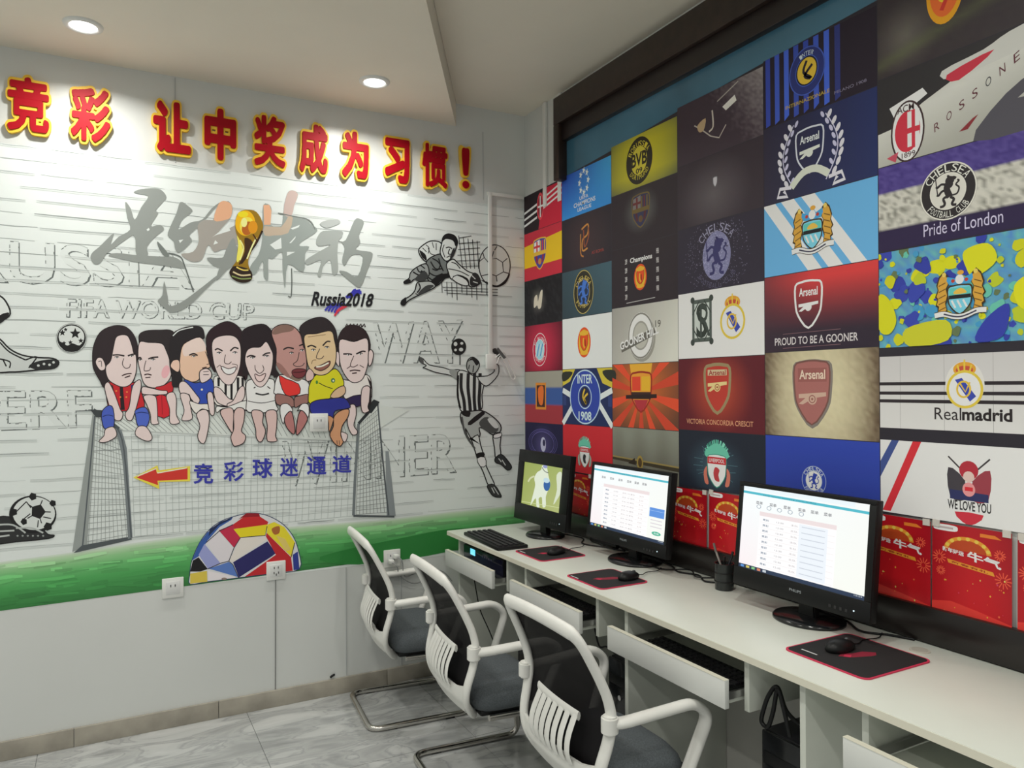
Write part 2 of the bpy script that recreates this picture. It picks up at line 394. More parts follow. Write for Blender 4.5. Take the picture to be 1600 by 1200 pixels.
# ------------------------------------------------------------------ monitors (screen art is added by the print section)
def monitor(loc, Wm, Hm, zb, tilt, bez, label, thick=.045, base_r=.085, bdx=.05, stand_h=.10):
    """loc = base centre on worktop; local -x is the viewer's side"""
    t = tag(empty('monitor', loc), label, 'monitor', 'computer monitors on the worktop')
    bm = bmesh.new()
    n = 48
    for r, z0 in ((base_r, 0),):
        prof = [(base_r*1.0, 0.0), (base_r, .006), (base_r*.95, .011), (base_r*.4, .016), (.0001, .017)]
        rings = [[bm.verts.new((rr*.86*math.cos(2*math.pi*k/n), rr*1.0*math.sin(2*math.pi*k/n), h)) for k in range(n)] for rr, h in prof]
        for a, b_ in zip(rings[:-1], rings[1:]):
            for k in range(n): bm.faces.new((a[k], a[(k+1) % n], b_[(k+1) % n], b_[k]))
        bm.faces.new(list(reversed(rings[0])))
    bm_obj('stand_base', bm, M_BLACKG, t, True)
    R = Matrix.Translation((-bdx, 0, zb)) @ Matrix.Rotation(tilt, 4, 'Y')
    prism('stand_neck', [(-.032, .010), (.032, .010), (.022, zb+.06), (-.022, zb+.06)], 'x', -.012, .014, M_BLACK, t, bev=.004)
    box('rear_housing', .012, thick, -Wm*.38, Wm*.38, Hm*.16, Hm*.86, M_BLACK, t, bev=.010, M=R)
    L, Rr, T, Bo = bez
    p = box('bezel', -.012, .014, -Wm/2, Wm/2, 0, Hm, M_BLACK, t, bev=.003, M=R)
    sc = dict(y0=Wm/2-L, y1=-Wm/2+Rr, z0=Bo, z1=Hm-T, R=R, t=t, x=-.0128)
    # raised bezel lips round the panel
    for (a, b_, c, d) in ((-Wm/2, Wm/2, 0, Bo), (-Wm/2, Wm/2, Hm-T, Hm), (-Wm/2, -Wm/2+Rr, Bo, Hm-T), (Wm/2-L, Wm/2, Bo, Hm-T)):
        box('bezel_lip', -.0165, -.0118, a+.0005, b_-.0005, c+.0003, d-.0003, M_BLACK, t, bev=.001, M=R)
    cyl('power_light', (0, 0, 0), .0022, .001, emit_mat('power_led', '#bfe6ff', .8), t, 12, M=R @ Matrix.Translation((-.0172, -Wm/2+.05, Bo*.4)) @ Matrix.Rotation(math.radians(90), 4, 'Y'))
    for k in range(4): box('button', -.0178, -.0163, -Wm/2+.07+.018*k, -Wm/2+.078+.018*k, Bo*.25, Bo*.40, M_KEY, t, M=R)
    return sc
TILT = math.radians(6)
MON = [monitor((-.165, -.475, DZ+.0006), .480, .345, .055, TILT, (.058, .065, .060, .080), 'small black square monitor showing a footballer on a green pitch', bdx=.025, base_r=.105),
       monitor((-.115, -1.105, DZ+.0006), .528, .325, .062, TILT, (.017, .018, .014, .052), 'black widescreen monitor with white web page between the small monitor and the pen cup', bdx=.045, base_r=.122),
       monitor((-.135, -1.985, DZ+.0006), .505, .335, .062, TILT, (.017, .022, .014, .058), 'large black monitor with white table page nearest the right edge', bdx=.045, base_r=.112)]

# pen cup with pens
t = tag(empty('pen_cup', (-.105, -1.600, DZ)), 'black wire pen cup standing left of the right monitor', 'pen cup')
bm = bmesh.new(); n = 28
prof = [(.032, 0), (.034, .092), (.031, .092), (.029, .004)]
rings = [[bm.verts.new((r*math.cos(2*math.pi*k/n), r*math.sin(2*math.pi*k/n), h)) for k in range(n)] for r, h in prof]
for a, b_ in zip(rings[:-1], rings[1:]):
    for k in range(n): bm.faces.new((a[k], a[(k+1) % n], b_[(k+1) % n], b_[k]))
bm.faces.new(list(reversed(rings[0]))); bm.faces.new(rings[-1]); bmesh.ops.recalc_face_normals(bm, faces=bm.faces)
bm_obj('cup_body', bm, mat('dark_smoke_plastic', (.02, .024, .024), .25), t, True, 40)
for z in (.030, .060): tube('cup_band', [(.0343*math.cos(a), .0343*math.sin(a), z) for a in np.linspace(0, 2*math.pi, 29)[:-1]], .0016, M_BLACK, t, 6, closed=True)
for k, (dx, dy, c, lab) in enumerate(((-.012, .022, (.35, .33, .30), 'pale pen leaning left in the black pen cup'), (.010, -.018, (.03, .03, .04), 'dark pen leaning right in the black pen cup'), (-.006, -.004, (.02, .02, .02), 'short black pen upright in the black pen cup'))):
    p = tag(empty('pen', (-.105, -1.600, DZ+.006)), lab, 'pen', 'pens in the cup')
    d = Vector((dx*1.1, dy*1.7, .150-.02*k))
    tube('barrel', [Vector((-dx*.6, -dy*.6, 0)), d*.86], .0036, mat('pen_%d' % k, c, .35), p, 8)
    tube('cap', [d*.80, d], .0043, mat('pen_cap_%d' % k, tuple(x*.5 for x in c), .3), p, 8)

# computer towers in the open bays
def tower(y, x, h, label):
    t = tag(empty('computer_tower', (x, y, 0)), label, 'computer', 'computer towers under the desk')
    box('case', 0, .37, -.068, .068, .004, h, M_TOWER, t, bev=.004)
    box('front_panel', -.012, .0, -.068, .068, .008, h-.002, M_BLACKG, t, bev=.004)
    box('drive_cover', -.014, -.0118, -.060, .060, h-.09, h-.055, M_BLACK, t, bev=.002)
    cyl('power_button', (-.014, 0, h-.13), .009, .003, M_METAL, t, 16, M=Matrix.Rotation(math.radians(90), 4, 'Y'))
    for sy in (-.05, .05):
        for xx in (.03, .33): cyl('foot', (xx, sy, 0), .011, .005, M_BLACK, t, 12)
    return t
tower(-.750, -.42, .50, 'black computer tower in the bay nearest the mural wall')
tower(-1.428, -.42, .50, 'black computer tower in the bay left of the middle drawer')
tower(-2.148, -.425, .525, 'black computer tower under the right monitor')

# cables
def cable(name, pts, r, m, label, cat='cable', grp=None):
    o = tube(name, catmull(pts, 8), r, m, None, 7); tag(o, label, cat, grp); return o
cable('cable_bundle', [(-.40, -2.19, .56), (-.43, -2.16, .60), (-.435, -2.135, .655), (-.445, -2.115, .63), (-.450, -2.10, .585), (-.450, -2.093, .55), (-.448, -2.113, .545), (-.447, -2.13, .59), (-.445, -2.145, .655), (-.445, -2.165, .61), (-.445, -2.185, .545)], .006, M_BLACK, 'looped black cable hanging over the computer under the right monitor')
cable('cable', [(-.10, -1.99, DZ+.03), (-.06, -2.06, DZ+.006), (-.10, -2.14, DZ+.004), (-.06, -2.20, DZ+.004), (-.035, -2.26, DZ+.004)], .0032, M_BLACK, 'black cable on the worktop right of the right monitor base', grp='cables on the worktop')
cable('cable', [(-.09, -1.16, DZ+.02), (-.05, -1.25, DZ+.005), (-.09, -1.34, DZ+.004), (-.06, -1.42, DZ+.004), (-.10, -1.50, DZ+.004), (-.04, -1.56, DZ+.004)], .0032, M_BLACK, 'black cables running from the middle monitor to the pen cup', grp='cables on the worktop')
cable('cable', [(-.11, -1.18, DZ+.012), (-.12, -1.27, DZ+.004), (-.05, -1.36, DZ+.010), (-.10, -1.45, DZ+.010), (-.05, -1.50, DZ+.010)], .0028, M_BLACK, 'thin black cable coiled beside the middle monitor base', grp='cables on the worktop')
cable('cable', [(-.12, -.55, DZ+.02), (-.06, -.64, DZ+.007), (-.12, -.73, DZ+.005), (-.08, -.84, DZ+.005), (-.05, -.95, DZ+.005)], .0032, M_BLACK, 'black cable between the small monitor and the middle monitor', grp='cables on the worktop')
cable('power_strip_cable', [(-.05, -.70, DZ+.014), (-.06, -.80, DZ+.016), (-.05, -.90, DZ+.016)], .012, M_BLACK, 'thick black power lead behind the first two monitors')
cable('cable', [(-.47, -.31, .58), (-.46, -.32, .50), (-.45, -.35, .40), (-.40, -.36, .28), (-.3, -.37, .02)], .0028, M_BLACK, 'thin black cable hanging below the media box drawer', grp='cables under the desk')
cable('cable', [(-.45, -1.30, .585), (-.44, -1.315, .52), (-.445, -1.37, .535), (-.445, -1.44, .525), (-.445, -1.49, .545)], .0035, M_BLACK, 'black cable drooping below the second drawer', grp='cables under the desk')

# ------------------------------------------------------------------ chairs
def bx_of(z):
    zs = [.255, .28, .31, .364, .42, .50, .556, .62, .698, .764, .80, .83]; xs_ = [-.050, -.085, -.118, -.146, -.148, -.128, -.120, -.133, -.170, -.205, -.228, -.250]
    return float(np.interp(z, zs, xs_))
def bow(y, z): return -.030*(1-(y/.24)**2)*(1 if z < .62 else max(0.0, 1-(z-.62)/.25))
def make_chair():
    t = empty('office_chair')
    half = [(.085, .272), (.120, .285), (.165, .318), (.195, .365), (.214, .42), (.224, .49), (.226, .55), (.224, .605), (.219, .66), (.213, .715), (.206, .760), (.190, .786), (.168, .792), (.09, .797), (0, .799)]
    loop = [(y, z) for y, z in half]+[(-y, z) for y, z in reversed(half[:-1])]
    path = catmull([(bx_of(z)+.0*bow(y, z), y, z) for y, z in loop], 4)
    bm = bmesh.new(); add_tube(bm, path, .0120, 12, False, .0215, up=(1, 0, 0)); bmesh.ops.recalc_face_normals(bm, faces=bm.faces)
    bm_obj('back_frame', bm, M_CHAIRW, t, True, 70)
    def half_w(z): return float(np.interp(z, [p[1] for p in half[:-3]], [p[0] for p in half[:-3]]))
    # lower shell
    bm = bmesh.new(); nz, ny = 12, 18; g = []
    for i in range(nz+1):
        u = i/nz; row = []
        for j in range(ny+1):
            s = -1+2*j/ny
            ztop = .402+.020*max(0, abs(s)-.70)/.30
            z = .262+(ztop-.262)*u; w = half_w(max(z, .273)); y = s*w
            row.append(bm.verts.new((bx_of(z)+bow(y, z)*.9-.002, y, z)))
        g.append(row)
    for i in range(nz):
        for j in range(ny): bm.faces.new((g[i][j], g[i+1][j], g[i+1][j+1], g[i][j+1]))
    bmesh.ops.recalc_face_normals(bm, faces=bm.faces)
    bmesh.ops.solidify(bm, geom=list(bm.faces), thickness=.010)
    bm_obj('lower_shell', bm, M_CHAIRW, t, True, 50)
    # lumbar grille: curved slats under an arched bar
    ns = 7; ytop = [(-.098+.196*k/(ns-1)) for k in range(ns)]
    for k in range(ns):
        y1 = ytop[k]; y0 = y1*1.05
        pts = []
        for i in range(9):
            u = i/8; z = .392+(.528-.392)*u; y = y0+(y1-y0)*u
            pts.append((bx_of(z)+bow(y, z)-.016*math.sin(math.pi*u)-.004, y, z))
        bm = bmesh.new(); add_tube(bm, pts, .004, 8, False, .0132, up=(1, 0, 0)); bmesh.ops.recalc_face_normals(bm, faces=bm.faces)
        bm_obj('lumbar_slat', bm, M_CHAIRW, t, True, 60)
    pts = [(bx_of(.531)+bow(y, .531)-.004, y, .529+.006*(y/.11)) for y in np.linspace(-.112, .112, 11)]
    bm = bmesh.new(); add_tube(bm, pts, .006, 8, False, .014, up=(1, 0, 0)); bmesh.ops.recalc_face_normals(bm, faces=bm.faces)
    bm_obj('lumbar_bar', bm, M_CHAIRW, t, True, 60)
    # mesh
    bm = bmesh.new(); g = []; nz, ny = 16, 10
    for i in range(nz+1):
        z = .385+(.788-.385)*i/nz; row = []
        for j in range(ny+1):
            y = (-1+2*j/ny)*(half_w(min(z, .775))-.006); row.append(bm.verts.new((bx_of(z)+.010+.25*bow(y, z), y, z)))
        g.append(row)
    for i in range(nz):
        for j in range(ny): bm.faces.new((g[i][j], g[i][j+1], g[i+1][j+1], g[i+1][j]))
    bm_obj('back_mesh', bm, M_MESH, t, True)
    # seat cushion
    bm = bmesh.new(); nx, ny = 20, 16; top = []; bot = []
    for i in range(nx+1):
        u = -1+2*i/nx; rt, rb = [], []
        for j in range(ny+1):
            v = -1+2*j/ny
            # squircle footprint
            k = (abs(u)**5+abs(v)**5)**.2; m_ = max(abs(u), abs(v)); s = m_/k if k > 1e-6 else 1
            x = .045+u*s*.160; y = v*s*.212
            e = max(0, 1-m_**6)**.5
            front = -.035*max(0, u)**3
            rt.append((x, y, .335+.068*e+front)); rb.append((x, y, .335-.040*e+front))
        top.append(rt); bot.append(rb)
    vt = [[bm.verts.new(p) for p in r] for r in top]; vb = [[bm.verts.new(p) for p in r] for r in bot]
    for i in range(nx):
        for j in range(ny):
            bm.faces.new((vt[i][j], vt[i+1][j], vt[i+1][j+1], vt[i][j+1])); bm.faces.new((vb[i][j], vb[i][j+1], vb[i+1][j+1], vb[i+1][j]))
    bmesh.ops.remove_doubles(bm, verts=bm.verts, dist=.0004)
    bmesh.ops.recalc_face_normals(bm, faces=bm.faces)
    bm_obj('seat', bm, M_FAB, t, True)
    box('seat_pan', -.08, .22, -.17, .17, .284, .312, M_BLACK, t, bev=.008)
    # arms
    for s in (1, -1):
        p = fillet([(-.134, s*.226, .541), (-.092, s*.246, .544), (.150, s*.256, .554), (.205, s*.254, .508), (.130, s*.236, .330)], .045, 5)
        bm = bmesh.new(); add_tube(bm, p, .0150, 12, False, .0215); bmesh.ops.recalc_face_normals(bm, faces=bm.faces)
        bm_obj('arm', bm, M_CHAIRW, t, True, 60)
        cyl('arm_bracket', (-.130, s*.232, .516), .024, .050, M_CHAIRW, t, 18, bev=.005)
        box('arm_foot', .085, .165, s*.205-.028, s*.205+.042 if s > 0 else s*.205+.028, .300, .330, M_CHAIRW, t, bev=.006)
    # cantilever frame of chrome tube
    r = .0125
    for_ = [(-.05, .175, .280), (.20, .175, .276), (.240, .205, r), (-.215, .213, r), (-.215, -.213, r), (.240, -.205, r), (.20, -.175, .276), (-.05, -.175, .280)]
    tube('chrome_frame', fillet(for_, .055, 7), r, M_CHROME, t, 12)
    for s in (1, -1):
        for xx in (.14, -.12): box('foot_pad', xx-.02, xx+.02, s*.2105-.007, s*.2105+.007, 0, .004, M_BLACK, t)
    return t
def dup(src):
    r = src.copy(); COL.objects.link(r)
    for c in src.children:
        d = c.copy(); COL.objects.link(d); d.parent = r
    return r
ch = make_chair()
CH = [(-.80, -.285, -5, 'white office chair farthest away next to the mural wall'),
      (-.75, -.99, -4, 'white office chair in the middle of the row of three'),
      (-.68, -1.66, 0, 'white office chair nearest the camera with its whole back in view')]
for k, (x, y, a, lab) in enumerate(CH):
    c = ch if k == 0 else dup(ch)
    c.location = (x, y, 0); c.rotation_euler = (0, 0, math.radians(a)); tag(c, lab, 'chair', 'white mesh-back office chairs')

# ------------------------------------------------------------------ flat print
def unproj(px, py, ax, v):
    d = Fv+(px-800)/FPX*Rv-(py-600)/FPX*Uv
    return CAM+d*((v-CAM[ax])/d[ax])
def WA(px, py):                      # place on the mural wall -> (x, z)
    p = unproj(px, py, 1, 0.0); return p[0], p[2]
STEP = 1.5e-5
TXT = {}
def glyphs(s, off=0.0, shear=0.0):
    key = (s, off, shear)
    if key in TXT: return TXT[key]
    c = bpy.data.curves.new('glyphs', 'FONT'); c.body = s; c.offset = off; c.shear = shear; c.resolution_u = 3
    o = bpy.data.objects.new('glyphs', c); COL.objects.link(o)
    dg = bpy.context.evaluated_depsgraph_get(); me = bpy.data.meshes.new_from_object(o.evaluated_get(dg))
    v = np.array([(q.co.x, q.co.y) for q in me.vertices]); f = [tuple(p.vertices) for p in me.polygons]
    bpy.data.objects.remove(o); bpy.data.curves.remove(c); bpy.data.meshes.remove(me)
    TXT[key] = (v, f); return v, f
class Print:
    """layers of flat ink on a surface; to3(u, v, lift) places a point"""
    def __init__(s, to3, base=0.0, g=None, crop=None):
        s.to3, s.base, s.k = to3, base, 0; s.V, s.F, s.C = [], [], []; s.g = 1/ILL if g is None else g; s.cr = (0, 0, 1.0)
    def crop(s, x0=0, y0=0, k=1.0): s.cr = (x0, y0, k); return s
    def m(s, p): return (s.cr[0]+p[0]/s.cr[2], s.cr[1]+p[1]/s.cr[2])
    def col(s, c):
        return hx(c, s.g) if isinstance(c, str) else tuple(c)
    def raw(s, pts, faces, col):
        z = s.base+s.k*STEP; n = len(s.V); cs = col if isinstance(col, list) else [s.col(col)]*len(pts)
        for p in pts: s.V.append(s.to3(p[0], p[1], z))
        s.C += cs
        for f in faces: s.F.append(tuple(n+i for i in f))
    def up(s): s.k += 1
    def poly(s, pts, col, sm=0, line=None, lw=2.0):
        P = [s.m(p) for p in (catmull(pts, sm, True) if sm else pts)]
        s.up(); s.raw(P, [tuple(range(len(P)))], col)
        if line: s._line(P+[P[0]], lw, line)
        return s
    def quad(s, pts, cols):
        s.up(); s.raw([s.m(p) for p in pts], [tuple(range(len(pts)))], [s.col(c) for c in cols]); return s
    def _line(s, P, w, col, taper=False):
        s.up(); P = [np.array(p, float) for p in P]; Q = [P[0]]
        for p in P[1:]:
            if np.hypot(*(p-Q[-1])) > 1e-6: Q.append(p)
        P = Q; n = len(P)
        if n < 2: return
        L, R_ = [], []
        closed = np.hypot(*(P[0]-P[-1])) < 1e-6
        for i in range(n):
            if closed and i in (0, n-1): a, b = P[n-2], P[1]
            else: a, b = P[max(i-1, 0)], P[min(i+1, n-1)]
            t = b-a; l = np.hypot(*t); t = t/l if l > 1e-9 else np.array([1., 0.]); nn = np.array([-t[1], t[0]])
            ww = w/2
            if taper: ww *= .25+.75*math.sin(math.pi*min(1, max(0, (i+.5)/n)))**.7
            L.append(P[i]+nn*ww); R_.append(P[i]-nn*ww)
        s.raw(L+R_, [(i, i+1, n+i+1, n+i) for i in range(n-1)], col)
    def line(s, pts, w, col, sm=4, taper=False):
        """w in photo pixels / surface units"""
        P = catmull(pts, sm) if (sm and len(pts) > 2) else pts
        s._line([s.m(p) for p in P], w, col, taper); return s
    def lines(s, segs, w, col):
        """many separate short lines in one layer"""
        s.up(); k = s.k
        for q in segs: s._line([s.m(p) for p in q], w, col); s.k = k
        return s
    def ell(s, c, rx, ry, col, n=28, rot=0.0, a0=0, a1=360):
        P = []
        full = abs(a1-a0) >= 360
        for i in range(n if full else n+1):
            a = math.radians(a0+(a1-a0)*i/n); x, y = rx*math.cos(a), ry*math.sin(a)
            P.append((c[0]+x*math.cos(rot)-y*math.sin(rot), c[1]+x*math.sin(rot)+y*math.cos(rot)))
        s.up(); s.raw([s.m(p) for p in P], [tuple(range(len(P)))], col); return s
    def ring(s, c, rx, ry, w, col, n=36, a0=0, a1=360):
        P = [(c[0]+rx*math.cos(math.radians(a0+(a1-a0)*i/n)), c[1]+ry*math.sin(math.radians(a0+(a1-a0)*i/n))) for i in range(n+1)]
        s._line([s.m(p) for p in P], w, col); return s
    def text(s, body, box, col, off=0.0, shear=0.0, flip=True):
        """box = 4 corners TL, TR, BR, BL or (x0, y0, x1, y1), y down"""
        if len(box) == 4 and not hasattr(box[0], '__len__'):
            x0, y0, x1, y1 = box; box = [(x0, y0), (x1, y0), (x1, y1), (x0, y1)]
        v, f = glyphs(body, off, shear); lo, hi = v.min(0), v.max(0); uv = (v-lo)/(hi-lo)
        TL, TR, BR, BL = [np.array(q, float) for q in box]; P = []
        for a, b in uv:
            b = 1-b; P.append((1-a)*(1-b)*TL+a*(1-b)*TR+a*b*BR+(1-a)*b*BL)
        s.up(); s.raw([s.m(p) for p in P], f, col); return s
    def arc_text(s, body, c, r, a0, a1, h, col, ry=None, off=0.0):
        """letters set round a circle; angles in degrees, 90 = top, y down"""
        n = len(body); s.up(); k = s.k
        for i, chx in enumerate(body):
            if chx == ' ': continue
            a = math.radians(a0+(a1-a0)*(i+.5)/n); v, f = glyphs(chx, off); lo, hi = v.min(0), v.max(0)
            w = abs(math.radians(a1-a0))*r/n*.8; sgn = 1 if a1 < a0 else -1
            P = []
            for q in v:
                t = (q-lo)/np.maximum(hi-lo, 1e-6)-.5
                rr = r+sgn*t[1]*h; aa = a-sgn*t[0]*w/r
                P.append((c[0]+rr*math.cos(aa), c[1]-(rr if ry is None else rr*ry/r)*math.sin(aa)))
            s.raw([s.m(p) for p in P], f, col); s.k = k
        return s
    def build(s, name, m, parent=None, label=None):
        me = bpy.data.meshes.new(name); me.from_pydata([tuple(map(float, v)) for v in s.V], [], s.F)
        a = me.color_attributes.new('ink', 'FLOAT_COLOR', 'POINT'); a.data.foreach_set('color', np.array(s.C, np.float32).ravel())
        me.materials.append(m); me.update()
        o = bpy.data.objects.new(name, me); COL.objects.link(o)
        if parent is not None: o.parent = parent; o.matrix_parent_inverse = parent.matrix_world.inverted() if False else Matrix.Translation(-Vector(parent.location))
        if label: o['label'] = label
        return o
def on_back(px, py, lift):
    x, z = WA(px, py); return (x, -lift, z)

# ------------------------------------------------------------------ raised red and yellow letters on the back wall
def edt(mask):
    """exact squared distance to the True cells"""
    n, m_ = mask.shape; INF = 1e9
    g = np.full((n, m_), INF); i = np.arange(n)
    d1 = np.where(mask, 0.0, INF)
    g = (d1[None, :, :]+((i[:, None]-i[None, :])**2)[:, :, None]).min(1)
    j = np.arange(m_)
    return np.sqrt((g[:, None, :]+((j[:, None]-j[None, :])**2)[None, :, :]).min(2))
def contours(S, lv):
    """closed iso-lines of grid S (row = y) by marching squares"""
    H, Wd = S.shape; seg = {}
    def ip(a, b, pa, pb):
        t = (lv-a)/(b-a); return (pa[0]+(pb[0]-pa[0])*t, pa[1]+(pb[1]-pa[1])*t)
    ins = S < lv
    for y in range(H-1):
        for x in range(Wd-1):
            c = (ins[y, x]) | (ins[y, x+1] << 1) | (ins[y+1, x+1] << 2) | (ins[y+1, x] << 3)
            if c in (0, 15): continue
            e = {'b': ('h', y, x), 't': ('h', y+1, x), 'l': ('v', y, x), 'r': ('v', y, x+1)}
            T = {1: 'lb', 2: 'br', 3: 'lr', 4: 'rt', 6: 'bt', 7: 'lt', 8: 'tl', 9: 'tb', 11: 'tr', 12: 'rl', 13: 'rb', 14: 'bl', 5: 'lbrt', 10: 'brtl'}[int(c)]
            for q in range(0, len(T), 2): seg.setdefault(e[T[q]], []).append(e[T[q+1]])
    def pt(k):
        o, y, x = k
        return ip(S[y, x], S[y, x+1], (x, y), (x+1, y)) if o == 'h' else ip(S[y, x], S[y+1, x], (x, y), (x, y+1))
    loops = []
    while seg:
        k0 = next(iter(seg)); loop = [k0]; k = k0
        while True:
            nx_ = seg[k].pop(); 
            if not seg[k]: del seg[k]
            if nx_ == k0 or nx_ not in seg: break
            loop.append(nx_); k = nx_
        P = np.array([pt(q) for q in loop])
        if len(P) > 8:
            for _ in range(2): P = .5*P+.25*np.roll(P, 1, 0)+.25*np.roll(P, -1, 0)
            loops.append(P[::2] if len(P) > 24 else P)
    return loops
def sdf_glyph(chx, N=110, pad=14):
    v, f = glyphs(chx); lo, hi = v.min(0), v.max(0); sc_ = (N-2*pad-1)/(hi-lo)
    q = (v-lo)*sc_+pad; mask = np.zeros((N, N), bool); gx, gy = np.meshgrid(np.arange(N), np.arange(N))
    for face in f:
        P = q[list(face)]
        for t in range(1, len(P)-1):
            a, b, c = P[0], P[t], P[t+1]; x0, x1 = int(max(0, min(a[0], b[0], c[0]))), int(min(N-1, max(a[0], b[0], c[0])+1)); y0, y1 = int(max(0, min(a[1], b[1], c[1]))), int(min(N-1, max(a[1], b[1], c[1])+1))
            X, Y = gx[y0:y1+1, x0:x1+1], gy[y0:y1+1, x0:x1+1]
            def e(p, r): return (r[0]-p[0])*(Y-p[1])-(r[1]-p[1])*(X-p[0])
            w0, w1, w2 = e(a, b), e(b, c), e(c, a)
            mask[y0:y1+1, x0:x1+1] |= ((w0 >= 0) & (w1 >= 0) & (w2 >= 0)) | ((w0 <= 0) & (w1 <= 0) & (w2 <= 0))
    return edt(mask)-edt(~mask), N, pad
def curve_solid(name, loops3, depth, m, parent, bev=.0015):
    """fill closed 2D loops (local x, z) and give them thickness along -y"""
    c = bpy.data.curves.new(name, 'CURVE'); c.dimensions = '2D'; c.fill_mode = 'BOTH'; c.extrude = depth/2; c.bevel_depth = bev; c.bevel_resolution = 1
    for P in loops3:
        sp = c.splines.new('POLY'); sp.points.add(len(P)-1); sp.use_cyclic_u = True
        for i, p in enumerate(P): sp.points[i].co = (p[0], p[1], 0, 1)
    o = bpy.data.objects.new(name, c); COL.objects.link(o)
    dg = bpy.context.evaluated_depsgraph_get(); me = bpy.data.meshes.new_from_object(o.evaluated_get(dg))
    bpy.data.objects.remove(o); bpy.data.curves.remove(c)
    me.transform(Matrix.Rotation(math.radians(90), 4, 'X')); me.materials.clear(); me.materials.append(m)
    r = bpy.data.objects.new(name, me); COL.objects.link(r); r.parent = parent
    return r
LET = [('竞', 8, 118, 82, 215, 2.6, 'leftmost raised red character with yellow edge on the back wall'),
       ('彩', 107, 135, 177, 230, 2.6, 'second raised red character from the left, with three slanting strokes'),
       ('让', 236, 157, 301, 246, 4.2, 'raised red character right after the wide gap in the slogan'),
       ('中', 316, 168, 371, 257, 4.6, 'raised red character shaped like a box pierced by an upright bar'),
       ('奖', 393, 178, 448, 268, 2.6, 'fifth raised red character, between the boxed one and the sixth'),
       ('成', 464, 192, 513, 278, 3.2, 'sixth raised red character from the left in the slogan'),
       ('为', 530, 204, 577, 285, 4.0, 'seventh raised red character with two inner dots'),
       ('习', 597, 215, 640, 292, 4.6, 'eighth raised red character with a hooked right side'),
       ('惯', 655, 223, 699, 299, 2.4, 'last raised red character before the exclamation mark'),
       ('!', 713, 232, 737, 302, 5.0, 'raised red exclamation mark ending the slogan')]
def excl(hw, hh, k):
    e = (1-k)*hw
    bar = catmull([(-hw*.72*k, hh-e), (0, hh-e*.4), (hw*.72*k, hh-e), (hw*.55*k, 0), (hw*.34*k, -hh*.30+e*.5), (-hw*.34*k, -hh*.30+e*.5), (-hw*.55*k, 0)], 5, True)
    dot = [(hw*.62*k*1.1*math.cos(a), -hh*.66+hw*.62*k*1.1*math.sin(a)) for a in np.linspace(0, 2*math.pi, 25)[:-1]]
    return [bar, dot]
for chx, x0, y0, x1, y1, fat, lab in LET:
    fat += .2
    xa, zb = WA(x0, y1+3); xb, zt = WA(x1, y0+3); cx, cz = (xa+xb)/2, (zb+zt)/2
    # true centre of the glyph on the wall
    px, py = (x0+x1)/2, (y0+y1)/2
    ctr = WA(px, py); hw = abs(WA(x1, py)[0]-WA(x0, py)[0])/2; hh = abs(WA(px, y1)[1]-WA(px, y0)[1])/2
    t = tag(empty('sign_letter', (ctr[0], 0, ctr[1])), lab, 'sign letter', 'raised red slogan letters')
    S, N, pad = sdf_glyph(chx)
    def conv(P, lim):
        out = []
        for x, y in P: out.append(((x-(N-1)/2)/((N-1)/2-pad+lim)*hw, (y-(N-1)/2)/((N-1)/2-pad+lim)*hh))
        return out
    lim = fat+5.6
    LB, LF = ([conv(P, lim) for P in contours(S, lim-.8)], [conv(P, lim) for P in contours(S, fat)]) if chx != '!' else (excl(hw, hh, 1.0), excl(hw, hh, .62))
    back = curve_solid('yellow_backing', LB, .016, M_LET_Y, t, .001)
    face = curve_solid('red_face', LF, .006, M_LET_R, t, .001)
    back.location.y = -.0105; face.location.y = -.0205

# ------------------------------------------------------------------ football mural
mural = tag(empty('football_mural', (-2.0, 0, .6)), 'printed football mural with seated cartoon players, goal and green pitch on the back wall', 'mural')
WHT = '#ced4d2'
p = Print(lambda x, z, l: (x, -l, z), .0004)
p.poly([(-5.5, .6005), (-.0005, .6005), (-.0005, 2.44), (-5.5, 2.44)], '#cdd3d1')
p.build('mural_sheet', M_INK_A, mural)
# brick courses drawn in grey
p = Print(lambda x, z, l: (x, -l, z), .0010); SEG = []
rnd = random.Random(3)
z = 2.437; row = 0
while z > .80:
    x = -5.0+rnd.random()*.2
    while x < -.02:
        L = rnd.uniform(.12, .46); x1 = min(x+L, -.01); w = rnd.uniform(.0012, .0042); sh = rnd.choice(['#a6acab', '#989e9d', '#888e8d', '#b0b6b4', '#b9bfbd', '#6c7272' if rnd.random() < .2 else '#a2a8a7'])
        pts = [(x+(x1-x)*k/5, z+rnd.uniform(-.0018, .0018)) for k in range(6)]
        SEG.append((pts, w, sh))
        # soft shade under the joint
        if rnd.random() < .6:
            p.k = 0; p._line([(a, b-.006) for a, b in pts], .006, '#bdc3c1', True)
        x = x1+(rnd.uniform(.0, .05) if rnd.random() < .7 else rnd.uniform(.05, .16))
    z -= .0535; row += 1
for pts, w, sh in SEG: p.k = 3; p._line(pts, w, sh, True)
o = p.build('brick_lines', M_INK_A, mural)

